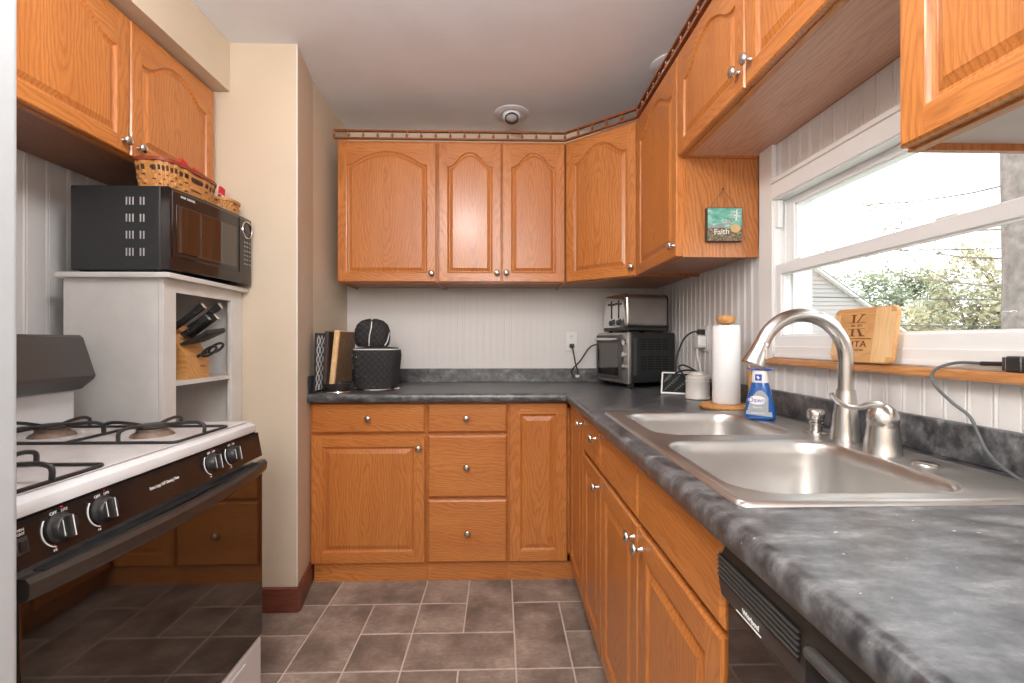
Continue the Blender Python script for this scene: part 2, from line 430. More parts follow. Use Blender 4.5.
# right wall with the window opening
WY0, WY1, WZ0, WZ1 = .60, 1.580, 1.125, 1.66
w = MB(); x0, x1 = XR + .006, XR + .125
w.box(x0, x1, YF, WY0, 0, CZ); w.box(x0, x1, WY1, YB + .12, 0, CZ); w.box(x0, x1, WY0, WY1, 0, WZ0); w.box(x0, x1, WY0, WY1, WZ1, CZ)
wr = struct(w.build('wall_right', white_paint))
p = MB(); beadboard(p, MR_(XR, YB), YB - YF, .95, 1.09); beadboard(p, MR_(XR, YB), YB - 1.655, 1.09, 1.52); beadboard(p, MR_(XR, 1.689), 1.689 - .0, 1.70, 1.92, phase=.03)
struct(p.build('beadboard', white_paint, wr))
w = MB(); w.box(XL - .12, XL - .006, YF, YB, 0, CZ); wlft = struct(w.build('wall_left', white_paint))
p = MB(); beadboard(p, ML_(XL, YF), YB - YF - .8, 0, 1.80, .075, phase=.02); struct(p.build('beadboard', white_paint, wlft))
w = MB(); w.box(XL - .12, XR + .16, YF - .1, YF, 0, CZ); struct(w.build('wall_front', cream))
# soffit over the left cabinets
w = MB(); w.box(XL, -1.165, YF, 2.0165, 2.243, CZ - .001); struct(w.build('trim_1', cream))
# stained baseboard round the column foot
b = MB()
b.prism([(-1.07, 2.017), (-1.07, 1.999), (-.868, 1.999), (-.862, 2.017), (-.910, 2.279), (-.925, 2.279), (-.878, 2.017)], 0, .105, axis=0, bev=.003)
struct(b.build('baseboard_left', redwood))
# metal corner bead
b = MB(); b.box(-.8815, -.8765, 2.0150, 2.019, .106, CZ - .002, .001); struct(b.build('trim_2', trim_white))

# ------------------------------------------------------------------ window
win = thing('window_1', None, None, (XR, 1.11, 1.09), kind='structure')
c = MB()
c.box(.948, XR - .0005, WY1, WY1 + .080, 1.109, 1.862, .002)                                   # left casing
c.box(.948, XR - .0005, .50, WY0, 1.109, 1.725, .002)
c.box(.946, XR - .0005, .42, WY1 - .0005, 1.66, 1.722, .003)                                     # head casing
c.box(.940, XR - .0005, .42, WY1 - .0005, 1.712, 1.728, .003)
c.box(.9545, .970, WY0, WY1, 1.109, 1.150, .002)                                           # apron under the sash
c.build('casing', trim_white, win)
c = MB(); jx0, jx1 = .952, 1.088
c.box(jx0, jx1, WY1 - .004, WY1 + .004, WZ0 - .01, WZ1 + .004); c.box(jx0, jx1, WY0 - .004, WY0 + .004, WZ0 - .01, WZ1 + .004)
c.box(jx0, jx1, WY0, WY1, WZ1 - .004, WZ1 + .004); c.box(jx0, jx1, WY0, WY1, WZ0 - .012, WZ0)
c.box(.987, .991, WY1 - .014, WY1 - .004, WZ0, WZ1, .001); c.box(1.016, 1.022, WY1 - .012, WY1 - .004, WZ0, WZ1, .001)
c.build('jamb', vinyl, win)
def sash(name, x0, x1, y0, y1, z0, z1, st, bot, top):
    s = MB(); 
    s.box(x0, x1, y0, y0 + st, z0, z1, .003); s.box(x0, x1, y1 - st, y1, z0, z1, .003)
    s.box(x0, x1, y0 + st - .003, y1 - st + .003, z0, z0 + bot, .003); s.box(x0, x1, y0 + st - .003, y1 - st + .003, z1 - top, z1, .003)
    # glazing bead
    s.box(x0 + .006, x0 + .012, y0 + st - .001, y0 + st + .006, z0 + bot, z1 - top); s.box(x0 + .006, x0 + .012, y1 - st - .006, y1 - st + .001, z0 + bot, z1 - top)
    s.box(x0 + .006, x0 + .012, y0 + st, y1 - st, z0 + bot - .001, z0 + bot + .005); s.box(x0 + .006, x0 + .012, y0 + st, y1 - st, z1 - top - .005, z1 - top + .001)
    o = s.build(name, vinyl, win)
    g = MB(); xm = (x0 + x1) / 2 + .004; g.box(xm - .002, xm + .002, y0 + st - .002, y1 - st + .002, z0 + bot - .002, z1 - top + .002)
    g.build('pane', glass, o)
    return o
sash('lower_sash', .9575, .986, WY0 + .005, WY1 - .005, WZ0, 1.432, .030, .060, .036)
sash('upper_sash', .990, 1.016, WY0 + .005, WY1 - .005, 1.400, WZ1 - .004, .050, .036, .024)
l = MB(); l.box(.968, .992, 1.46, 1.50, 1.432, 1.440, .002); l.box(.968, .992, .95, 1.00, 1.432, 1.440, .002); l.build('sash_lock', vinyl, win)
l = MB(); l.box(.958, .976, WY1 - .018, WY1 - .004, 1.56, 1.655, .002); l.build('jamb_clip', vinyl, win)
s = MB(); s.box(.930, .957, .40, 1.668, 1.087, 1.109, .006, axis=1); s.build('sill', sillwood, win)

# ------------------------------------------------------------------ cabinet kit
def knob(parent, M, R=.0155):                          # axis along local -y
    k = MB(); prof = [(.0075, 0), (.0075, .002), (.0045, .006), (.0045, .013), (.008, .016), (R, .019), (R * 1.02, .022), (R * .85, .026), (R * .45, .0285), (.001, .029)]
    k.lathe(prof, 20, M @ Rx(PI / 2)); return k.build('knob', nickel, parent)
def archf(t, p):                                       # dome that flares into flat shoulders; p True = wide door
    t = abs(t); a, b = (.80, .96) if p else (.60, .90); c = (b - a) / b
    return 1 - (1 - c) * (t / a) ** 2 if t < a else (c * ((b - t) / (b - a)) ** 2 if t < b else 0.0)
def door(parent, M, x0, x1, z0, z1, arch=0.0, kn=None, st=.050, y=-.021, p=None, name='door', sh=None, mt=None):
    w, h = x1 - x0, z1 - z0; o = MB(); mt = mt or oak; N = 36
    if p is None: p = w > .505
    ax0, ax1, az0 = x0 + st, x1 - st, z0 + st; azt = z1 - st - (arch if arch else 0)
    if arch: azt = z1 - .045 - arch
    cx = (ax0 + ax1) / 2; hw = (ax1 - ax0) / 2
    def ring(d, yy):
        P = [(ax0 + d, yy, az0 + d), (ax1 - d, yy, az0 + d)]
        for i in range(N + 1):
            x = (ax1 - d) + (ax0 - ax1 + 2 * d) * i / N
            P.append((x, yy, azt + arch * archf((x - cx) / hw, p) - d))
        return P
    # stiles (vertical grain) and rails (horizontal grain): front faces at y, edge eased
    e = .004
    def outer(d, yy):
        P = [(x0 + d, yy, z0 + d), (x1 - d, yy, z0 + d)]
        for i in range(N + 1): P.append((x1 - d + (x0 - x1 + 2 * d) * i / N, yy, z1 - d))
        return P
    n = N + 3
    # outer edge and ease
    o.loops([outer(0, 0), outer(0, y + e), outer(e, y)], M, 2, True, True, False)
    yy = y
    # front face strips
    R0 = ring(0, yy)
    xi = (ax0, ax1)
    o.add([(x0 + e, yy, z0 + e), (ax0, yy, z0 + e), (ax0, yy, z1 - e), (x0 + e, yy, z1 - e)], [(0, 1, 2, 3)], M, 2)
    o.add([(ax1, yy, z0 + e), (x1 - e, yy, z0 + e), (x1 - e, yy, z1 - e), (ax1, yy, z1 - e)], [(0, 1, 2, 3)], M, 2)
    o.add([(ax0, yy, z0 + e), (ax1, yy, z0 + e), (ax1, yy, az0), (ax0, yy, az0)], [(0, 1, 2, 3)], M, 0)
    top = R0[2:]; vs = list(top) + [(q[0], yy, z1 - e) for q in top]; k = len(top)
    o.add(vs, [(i, i + 1, k + i + 1, k + i) for i in range(k - 1)], M, 0)
    # moulded inner edge, groove and raised field
    off = (-cx + rnd.uniform(-.02, .02), rnd.uniform(.0, .04), -(z0 + z1) / 2 + rnd.uniform(-.15, .15))
    fr = [ring(0, y), ring(.003, y + .001), ring(.006, y + .006), ring(.010, y + .0085), ring(.012, y + .0085)]
    o.loops(fr, M, 2, True, False, False, off=off)
    bw = min(.027 if arch else .032, hw * .4)
    pn = [ring(.012, y + .0085), ring(.014, y + .009), ring(bw, y + .0025), ring(bw + .0025, y + .001)]
    o.loops(pn, M, 2, True, False, True, off=off)
    d = o.build(name, mt, parent)
    if kn: knob(d, M @ T(kn[0], y, kn[1]))
    return d
def drawer(parent, M, x0, x1, z0, z1, kn=None, name='drawer', y=-.021):
    o = MB(); e = .007
    def r(d, yy): return [(x0 + d, yy, z0 + d), (x1 - d, yy, z0 + d), (x1 - d, yy, z1 - d), (x0 + d, yy, z1 - d)]
    o.loops([r(0, 0), r(0, y + .007), r(.002, y + .005), r(e, y + .0008), r(e + .002, y)], M, 0, True, True, True)
    d = o.build(name, oak, parent)
    if kn: knob(d, M @ T(kn[0], y, kn[1]))
    return d
def carcass(parent, M, w, h, d, z0=0.0, rails=(), stiles=(), st=.032, under=None, recess=.012, side_mat=None):
    f = MB()
    f.box(0, st, 0, .019, z0, h, .0008, M); f.box(w - st, w, 0, .019, z0, h, .0008, M)
    f.box(st, w - st, .0005, .019, z0, z0 + .035, 0, M, 0); f.box(st, w - st, .0005, .019, h - .035, h, 0, M, 0)
    for a, b in rails: f.box(st, w - st, .0005, .019, a, b, 0, M, 0)
    for a, b in stiles: f.box(a, b, .0003, .0188, z0 + .0352, h - .0352, 0, M, 2)
    f.build('face_frame', oak, parent)
    s = MB(); th = .012
    s.box(0.0005, th, .019, d, z0, h, 0, M); s.box(w - th, w - .0005, .019, d, z0, h, 0, M)
    s.box(th, w - th, d - .006, d, z0 + recess, h, 0, M); s.box(th, w - th, .019, d - .006, h - th, h, 0, M, 0)
    s.build('body', side_mat or oak, parent)
    b = MB(); b.box(th, w - th, .019, d - .006, z0 + recess, z0 + recess + th, 0, M, 0)
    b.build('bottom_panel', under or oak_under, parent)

# ------------------------------------------------------------------ base cabinets, back run
YC = 2.243
FT = .868
c1 = thing('base_cabinet', 'oak base cabinet beside cream wall with one wide drawer over one door', 'cabinet', (-.62, YC, 0))
M = MB_(-.915, YC); w_ = .560
carcass(c1, M, w_, FT + .010, .54, .092, rails=[(.70, .735)])
drawer(c1, M, .012, w_ - .006, .727, FT, (.285, .798))
door(c1, M, .012, w_ - .006, .100, .714, 0, (w_ - .035, .655), .052)
k = MB(); k.box(.015, w_, .010, .03, 0, .0915, .001, M, 0); k.build('toe_kick', oak, c1)
c2 = thing('base_cabinet', 'oak base cabinet with a stack of three drawers', 'cabinet', (-.16, YC, 0))
M = MB_(-.354, YC); w_ = .392
carcass(c2, M, w_, FT + .010, .54, .092, rails=[(.70, .735), (.395, .42)])
drawer(c2, M, .006, w_ - .004, .727, FT, (.192, .798)); drawer(c2, M, .006, w_ - .004, .414, .714, (.194, .562)); drawer(c2, M, .006, w_ - .004, .100, .402, (.198, .247))
k = MB(); k.box(0, w_, .010, .03, 0, .0915, .001, M, 0); k.build('toe_kick', oak, c2)
# corner cabinet: L-shaped, one door on each leg
XC = .357
c3 = thing('corner_base_cabinet', 'oak corner base cabinet, one tall door on each side of the inside corner', 'cabinet', (.6, 2.5, 0))
b = MB(); b.box(.0385, .94, YC + .019, YC + .54, .092, FT + .01); b.box(XC + .019, .94, 1.858, YC + .019, .092, FT + .01); b.build('body', oak, c3)
f = MB()
f.box(.0385, .0725, YC, YC + .019, .092, FT + .01); f.box(.0725, XC, YC, YC + .019, .092, .13, 0, None, 0); f.box(.0725, XC, YC, YC + .019, .84, FT + .01, 0, None, 0); f.box(.32, XC + .019, YC, YC + .019, .092, FT + .01)
f.box(XC, XC + .019, 1.858, 1.89, .092, FT + .01); f.box(XC, XC + .019, 2.20, YC, .092, FT + .01); f.box(XC, XC + .019, 1.89, 2.20, .092, .13, 0, None, 1); f.box(XC, XC + .019, 1.89, 2.20, .84, FT + .01, 0, None, 1)
f.build('face_frame', oak, c3)
door(c3, MB_(0, YC), .045, .326, .100, FT, 0, None, .052)
door(c3, MR_(XC, YC), .030, .380, .100, FT, 0, (.362, .828), .052)
k = MB(); k.box(.0385, .43, YC + .010, YC + .03, 0, .0915, 0, None, 0); k.box(XC + .04, XC + .055, 1.858, YC + .03, 0, .092, 0, None, 1); k.build('toe_kick', oak, c3)
# right run
c4 = thing('base_cabinet', 'narrow oak base cabinet with one drawer over one door, between corner and sink cabinets', 'cabinet', (.65, 1.7, 0))
M = MR_(XC, 1.857); w_ = .325
carcass(c4, M, w_, FT + .010, .58, .092, rails=[(.70, .735)])
drawer(c4, M, .006, w_ - .004, .727, FT, (.250, .826)); door(c4, M, .006, w_ - .004, .100, .714, 0, (w_ - .028, .670), .05)
k = MB(); k.box(0, w_, .05, .065, 0, .092, 0, M, 0); k.build('toe_kick', oak, c4)
c5 = thing('sink_base_cabinet', 'long oak cabinet under the sink with two blank drawer fronts and two doors', 'cabinet', (.65, 1.1, 0))
M = MR_(XC, 1.531); w_ = .845
# built as a front, sides and floor so the sink bowls hang free inside
f = MB()
for a, b_ in ((0, .034), (.40, .432), (w_ - .034, w_)): f.box(a, b_, 0, .019, .092, FT + .01, 0, M)
for a, b_ in ((.092, .13), (.70, .735), (.84, FT + .01)): f.box(.034, w_ - .034, .0005, .0185, a, b_, 0, M, 0)
f.build('face_frame', oak, c5)
b = MB(); b.box(0, .012, .019, .58, .092, .72, 0, M); b.box(w_ - .012, w_, .019, .58, .092, .72, 0, M); b.box(.012, w_ - .012, .019, .58, .092, .11, 0, M, 0); b.build('body', oak, c5)
drawer(c5, M, .006, .412, .727, FT, name='false_front'); drawer(c5, M, .418, w_ - .004, .727, FT, name='false_front')
door(c5, M, .006, .412, .100, .714, 0, (.385, .676), .056); door(c5, M, .418, w_ - .004, .100, .714, 0, (.450, .674), .056)
k = MB(); k.box(0, w_, .05, .065, 0, .092, 0, M, 0); k.build('toe_kick', oak, c5)

# dishwasher
dw = thing('dishwasher', 'black built-in dishwasher under the counter beside the sink cabinet', 'dishwasher', (.6, .37, 0))
M = MR_(.350, .682); w_ = .60
b = MB(); b.box(0, w_, .02, .56, .02, .872, 0, M); b.build('body', black_plastic, dw)
b = MB(); b.box(.004, w_ - .004, -.012, .02, .10, .782, .006, M); b.build('door', black_gloss, dw)
cp = MB(); prof = [(.02, .784), (-.014, .784), (-.020, .790), (-.024, .815), (-.022, .845), (-.012, .866), (.02, .872)]
cp.loops([[(xx, a, z) for a, z in prof] for xx in (.004, w_ - .004)], M, 0, True, True, True)
con = cp.build('control_panel', brown_panel, dw)
for i in range(5):
    s = MB(); z = .848 - i * .0068
    s.box(.006, .19, -.0275, -.021, z, z + .0026, .0008, M); s.build('vent_slat', grey_plastic, con)
s = MB(); s.box(.006, .19, -.0245, -.0225, .817, .852, 0, M); s.build('vent_recess', slot, con)
h = MB(); h.box(.20, .40, -.0255, -.0215, .800, .845, .002, M); h.build('handle_recess', slot, con)
h = MB(); h.box(.21, .39, -.036, -.023, .838, .850, .004, M); h.build('handle', grey_plastic, con)
text('Whirlpool', .0105, frame((.3255, .590, .8035), (0, -1, 0), (0, 0, 1)), print_white, con, sx=.9)
s = MB(); s.box(.056, .116, -.0248, -.0238, .7955, .7968, 0, M); s.build('underline', print_white, con)
k = MB(); k.box(.0, w_, .06, .075, .0, .10, 0, M, 0); k.build('toe_kick', black_plastic, dw)
# cabinet past the dishwasher (beside the camera)
c6 = thing('base_cabinet', 'oak base cabinet on the near side of the dishwasher', 'cabinet', (.65, -.1, 0))
M = MR_(XC, .078); w_ = .45
carcass(c6, M, w_, FT + .010, .58, .092, rails=[(.70, .735)])
drawer(c6, M, .006, w_ - .006, .727, FT, (.225, .80)); door(c6, M, .006, w_ - .006, .100, .714, 0, (.04, .66))

# ------------------------------------------------------------------ countertop (one L with a sink cut-out)
CT, TH = .920, .040
ct = thing('countertop', 'L-shaped dark slate laminate countertop with backsplash', 'countertop', (.0, 2.5, .88))
cm = MB(); YN = -.39; XE = .335; YE = 2.203; z0 = CT - TH
SX0, SX1, SY0, SY1 = .380, .875, .690, 1.545        # cut-out
cm.box(-.922, .9445, YE, 2.789, z0, CT)
cm.box(XE, .9445, SY1, YE, z0, CT); cm.box(XE, .9445, YN, SY0, z0, CT)
cm.box(XE, SX0, SY0, SY1, z0, CT); cm.box(SX1, .9445, SY0, SY1, z0, CT)
nose = [(0, 0), (0, TH)] + [(.006 + .018 * math.sin(a), TH - .018 + .018 * math.cos(a)) for a in [PI / 12 * i for i in range(7)]] + [(.024, .006), (.020, 0)]
pa = [(-.922, YE), (XE, YE), (XE, YN)]
def nring(o, d1, d2):
    out = []
    for a, hh in nose:
        v = Vector((o[0], o[1], 0)) + Vector((d1[0] * a + d2[0] * a, d1[1] * a + d2[1] * a, 0)); out.append((v.x, v.y, z0 + hh))
    return out
cm.loops([nring(pa[0], (0, -1), (0, 0)), nring(pa[1], (0, -1), (-1, 0)), nring(pa[2], (0, 0), (-1, 0))], None, 2, True, True, True, True)
cm.build('worktop', lam, ct, autosm=50)
def splash(nm, *a):
    s = MB(); s.box(*a, .004); s.build('backsplash', lam, ct)
splash('b', -.902, .9445, 2.790, 2.809, CT - .001, 1.002)
splash('r', .945, .9645, YN, 2.790, CT - .001, .998)
splash('l', -.921, -.903, 2.185, 2.789, z0, 1.002)

# ------------------------------------------------------------------ sink
sk = thing('double_sink', 'stainless steel double bowl sink set into the dark countertop', 'sink', (.64, 1.1, .92))
RX0, RX1, RY0, RY1 = .358, .893, .676, 1.562; ZR = .9265
def sinkmesh():
    s = MB(); n = 7
    cells = [((RX0, RX1, 1.128, RY1), (.405, .778, 1.165, 1.528), .075), ((RX0, RX1, RY0, 1.128), (.385, .772, .712, 1.094), .075)]
    for (a0, a1, b0, b1), (c0, c1, d0, d1), r in cells:
        inner = rrect(c0, c1, d0, d1, r, n)
        cx, cy = (c0 + c1) / 2, (d0 + d1) / 2; outer = []
        m4 = len(inner) // 4
        corners = [(a1, b1), (a0, b1), (a0, b0), (a1, b0)]
        # project each inner point to the cell rectangle: corner points go to the corner, with spread
        for i, (x, y) in enumerate(inner):
            q, t = divmod(i, m4); t = t / (m4 - 1)
            if q == 0: pt = (a1, y + (b1 - d1) * t * 1.0 + (b1 - y) * 0) if t < .5 else (x + (a1 - x) * 0, b1)
            C = corners[q]
            ex = c1 if q in (0, 3) else c0; ey = d1 if q in (0, 1) else d0
            # first half of quarter hugs one side, second half the other
            if q == 0: side = (a1, y) if t < .5 else ((x, b1))
            elif q == 1: side = (x, b1) if t < .5 else ((a0, y))
            elif q == 2: side = (a0, y) if t < .5 else ((x, b0))
            else: side = (x, b0) if t < .5 else ((a1, y))
            if abs(t - .5) < .5 / (m4 - 1) + 1e-6: side = C if abs(t - .5) < 1e-6 else side
            outer.append(side)
        # ensure a vertex exactly on each corner
        for q in range(4):
            mid = q * m4 + m4 // 2; outer[mid] = corners[q]
        def ring(pts, z): return [(p[0], p[1], z) for p in pts]
        def ins(d, z):
            return ring(rrect(c0 + d, c1 - d, d0 + d, d1 - d, max(r - d * .6, .02), n), z)
        s.loops([ring(outer, ZR), ins(-.010, ZR), ins(-.006, ZR + .0015), ins(-.001, ZR + .0003), ins(.004, ZR - .006), ins(.007, ZR - .03), ins(.016, ZR - .15), ins(.026, ZR - .172), ins(.05, ZR - .184), ins(.12, ZR - .188)], None, 2, True, False, True, True)
    # rolled outer rim
    for z_, d in ((0, 0),):
        o0 = rrect(RX0, RX1, RY0, RY1, .012, 3)
    rim = [[(x, y, z) for x, y in rrect(RX0 - d, RX1 + d, RY0 - d, RY1 + d, .016 + d, 4)] for d, z in ((-.010, ZR), (-.004, ZR + .0018), (.002, ZR + .0005), (.005, CT + .0003))]
    s.loops(rim, None, 2, True, False, False, True)
    return s
sinkmesh().build('basin', steel, sk, autosm=60)
for y in (1.345, .903):
    d = MB(); d.lathe([(.055, 0), (.055, .003), (.045, .004), (.038, .001), (.001, .0005)], 28, T(.60, y, ZR - .188)); o = d.build('drain', chrome, sk)
    d = MB(); d.lathe([(.030, 0), (.030, .004), (.012, .010), (.004, .020), (.001, .021)], 20, T(.60, y, ZR - .1865)); d.build('strainer', steel, o)
h = MB(); h.lathe([(.021, 0), (.021, .003), (.017, .0045), (.001, .005)], 24, T(.826, .872, ZR)); h.build('hole_cover', chrome, sk)

# faucet
FX = .829
fa = thing('faucet', 'tall brushed nickel gooseneck faucet with pull-down spray head', 'faucet', (FX, 1.082, ZR))
b = MB(); b.lathe([(.033, 0), (.033, .005), (.0315, .010), (.030, .03), (.0235, .085), (.0200, .118), (.0195, .122), (.0195, .124)], 28, T(FX, 1.082, ZR)); b.build('base', nickel, fa)
px = [(FX, 1.082, 1.045), (FX, 1.082, 1.08), (FX, 1.082, 1.11)]
R_ = .105
for i in range(0, 22):
    a = math.radians(160) * i / 21; px.append((FX - R_ + R_ * math.cos(a), 1.082, 1.1245 + R_ * math.sin(a)))
e1 = Vector(px[-1]); dirv = (Vector(px[-1]) - Vector(px[-2])).normalized()
b = MB(); b.tube(px, .0168, 20); b.build('spout', nickel, fa)
hd = MB(); q = [e1 + dirv * k for k in (-.003, .0, .004, .020, .038, .054, .057)]
hd.tube(q, [.0165, .0175, .0178, .0195, .0235, .0268, .0245], 22); sh_ = hd.build('spray_head', nickel, fa)
bt = MB(); bc = e1 + dirv * .026 + Vector((.012, -.0175, 0)); bt.box(bc.x - .005, bc.x + .005, bc.y - .004, bc.y + .003, bc.z - .013, bc.z + .013, .002); bt.build('button', nickel, sh_)
HX = .812
fh = thing('faucet_lever', 'brushed nickel lever handle of the gooseneck faucet, standing beside its base', 'tap', (HX, .955, ZR))  # the gooseneck faucet's own handle, on a separate base
b = MB(); b.lathe([(.035, 0), (.035, .004), (.033, .008), (.0315, .030), (.0285, .058), (.0275, .066), (.0285, .068), (.0285, .070), (.029, .074), (.027, .086), (.021, .098), (.012, .105), (.001, .108)], 28, T(HX, .955, ZR)); b.build('base', nickel, fh)
b = MB(); pth = smoothpath([(.822, .955, 1.012), (.806, .955, 1.028), (.785, .956, 1.031), (.763, .957, 1.0266), (.740, .959, 1.0275), (.722, .960, 1.036), (.710, .961, 1.047), (.705, .961, 1.055)], 6)
n_ = len(pth); b.tube(pth, [max(.0052, .014 - .012 * (i / n_) * 1.6) for i in range(n_)], 14); b.build('lever', nickel, fh)
sd = thing('soap_dispenser', 'short brushed nickel soap dispenser pump behind the near sink bowl', 'soap dispenser', (.825, 1.180, ZR))
b = MB(); b.lathe([(.027, 0), (.027, .003), (.015, .006), (.013, .022), (.017, .024), (.017, .028), (.0135, .031), (.0135, .035), (.020, .039), (.0215, .046), (.021, .056), (.016, .062), (.001, .064)], 24, T(.825, 1.180, ZR)); b.build('body', nickel, sd)

# ------------------------------------------------------------------ upper cabinets
UZ0, UZ1 = 1.480, 2.240
def upper(name, label, M, w, h0, h1, d, doors, gcat='cabinet', recess=.012, stiles=(), under=None, side=None, loc=None):
    c = thing(name, label, gcat, loc or tuple((M @ Vector((w / 2, 0, h0)))))
    carcass(c, M, w, h1, d, h0, stiles=stiles, recess=recess, under=under, side_mat=side)
    for (a, b_, arch, kn) in doors: door(c, M, a, b_, h0 + .004, h1 - .014, arch, kn, .046)
    return c
YU = 2.483
upper('wall_cabinet', 'oak wall cabinet with one wide arched door, beside the cream wall', MB_(-.868, YU), .533, UZ0, UZ1, .325, [(.006, .527, .070, (.505, 1.528))])
upper('wall_cabinet', 'oak wall cabinet with a pair of narrow arched doors on the back wall', MB_(-.334, YU), .688, UZ0, UZ1, .325, [(.006, .341, .075, (.318, 1.532)), (.347, .682, .075, (.368, 1.532))], stiles=[(.33, .358)])
# diagonal corner cabinet
A, B = Vector((.357, YU, 0)), Vector((.678, 2.207, 0)); dv = B - A; L_ = dv.length; ang = math.atan2(dv.y, dv.x)
cc = thing('corner_wall_cabinet', 'oak corner wall cabinet with diagonal arched door', 'cabinet', (.6, 2.5, UZ0))
poly = [(.3565, YU + .002), (.6785, 2.2095), (.963, 2.2095), (.963, 2.807), (.3565, 2.807)]
b = MB(); b.prism([(.356, YU + .019), (.3575, YU + .017), (.680, 2.2265), (.963, 2.2265), (.963, 2.807), (.356, 2.807)], UZ0 + .012, UZ1); b.build('body', oak_under, cc)
Md = T(A.x, A.y, 0) @ Rz(ang)
f = MB(); f.box(0, .028, 0, .019, UZ0, UZ1, 0, Md); f.box(L_ - .028, L_, 0, .019, UZ0, UZ1, 0, Md); f.box(.028, L_ - .028, 0, .019, UZ0, UZ0 + .03, 0, Md, 0); f.box(.028, L_ - .028, 0, .019, UZ1 - .03, UZ1, 0, Md, 0)
f.build('face_frame', oak, cc)
door(cc, Md, .012, L_ - .012, UZ0 + .004, UZ1 - .014, .072, (L_ - .034, 1.528), .046, p=False)
XU = .678
upper('wall_cabinet', 'tall oak wall cabinet on the window wall, the small painting hangs on its side', MR_(XU, 2.206), .516, UZ0, UZ1, .285, [(.008, .508, .065, (.485, 1.528))], side=oak_side)
bc_ = upper('bridge_cabinet', 'short oak wall cabinet with two arched doors spanning above the window', MR_(XU, 1.689), .940, 1.846, UZ1, .285, [(.006, .467, .070, (.440, 1.906)), (.473, .934, .070, (.500, 1.906))], recess=.006, stiles=[(.45, .49)], under=wood('lit_oak_veneer', (.70, .42, .30), (.63, .35, .24), (.44, .21, .13), .45, .016, .5))  # lit copy of the underside veneer: brighter light put into a paler colour
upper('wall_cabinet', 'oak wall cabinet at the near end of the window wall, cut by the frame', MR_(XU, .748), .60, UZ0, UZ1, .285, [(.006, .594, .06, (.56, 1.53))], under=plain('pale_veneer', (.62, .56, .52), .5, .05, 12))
# left, over the microwave and stove
XLc = -1.215 - .021
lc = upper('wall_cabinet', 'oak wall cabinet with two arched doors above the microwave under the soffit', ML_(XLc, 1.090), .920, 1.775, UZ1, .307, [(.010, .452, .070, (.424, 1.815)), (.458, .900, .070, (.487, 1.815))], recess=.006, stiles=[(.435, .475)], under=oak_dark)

# gallery rail with spindles along the cabinet tops
gr = thing('gallery_rail', 'thin oak gallery rail with small turned spindles along the cabinet tops', 'rail', (.1, 2.47, 2.24))
path = [(-.880, 2.462), (.349, 2.462), (.660, 2.192), (.660, .76)]
def strip(z0, z1, hw, name):
    s = MB(); rings = []
    for i, p_ in enumerate(path):
        P = Vector(p_); n1 = n2 = None
        if i > 0: d = (P - Vector(path[i - 1])).normalized(); n1 = Vector((d.y, -d.x))
        if i < len(path) - 1: d = (Vector(path[i + 1]) - P).normalized(); n2 = Vector((d.y, -d.x))
        n = n1 if n2 is None else (n2 if n1 is None else (n1 + n2) / (1 + n1.dot(n2)))
        a, b_ = P + n * hw, P - n * hw
        rings.append([(a.x, a.y, z0), (a.x, a.y, z1), (b_.x, b_.y, z1), (b_.x, b_.y, z0)])
    s.loops(rings, None, 0, True, True, True); s.build(name, oak_dark, gr)
strip(2.2405, 2.248, .008, 'bottom_rail'); strip(2.280, 2.289, .008, 'top_rail')
dist = 0.0; pt = []
for i in range(3):
    a, b_ = Vector(path[i]), Vector(path[i + 1]); L2 = (b_ - a).length; n = max(1, round(L2 / .075))
    for k in range(n + (1 if i == 2 else 0)): pt.append(a + (b_ - a) * (k + (.5 if i == 0 and False else 0)) / n)
sprof = [(.0055, 0), (.0055, .004), (.0035, .006), (.0075, .011), (.0075, .016), (.0035, .021), (.0035, .025), (.0055, .029), (.0055, .0325)]
for q in pt:
    s = MB(); s.lathe(sprof, 8, T(q.x, q.y, 2.2478)); s.build('spindle', oak_dark, gr)

# recessed ceiling lights
for (x, y, lab) in ((.066, 2.600, 'round recessed eyeball ceiling light above the back cabinets, unlit'), (.80, 2.12, 'recessed ceiling light mostly hidden by the window wall cabinets')):
    r = thing('recessed_light', lab, 'ceiling light', (x, y, CZ - .02))
    b = MB(); b.lathe([(.098, -.001), (.098, -.004), (.090, -.007), (.062, -.009), (.058, -.004), (.058, -.0012)], 36, T(x, y, CZ)); b.build('trim_ring', ceil_m, r)
    Mt = T(x, y, CZ - .006) @ Rx(-.45)
    b = MB(); b.lathe([(.052, .004), (.050, -.016), (.040, -.030), (.037, -.030), (.035, -.022)], 30, Mt); b.build('eyeball', ceil_m, r)
    b = MB(); b.lathe([(.0385, -.0302), (.0385, -.034), (.033, -.034), (.033, -.024)], 30, Mt, caps=False); b.build('socket_ring', grey_plastic, r)
    b = MB(); b.lathe([(.0335, -.022), (.030, -.028), (.018, -.033), (.001, -.035)], 24, Mt); b.build('lamp_face', glow, r)

# ------------------------------------------------------------------ stove
sv = thing('gas_stove', 'white freestanding gas stove with black oven door and black control panel', 'stove', (-1.15, 1.10, 0))
SFX, S0, S1 = -.766, .735, 1.477
b = MB(); b.box(-1.50, -.80, S0 + .004, S1 - .004, .03, .875, .004); b.build('body', enamel, sv)
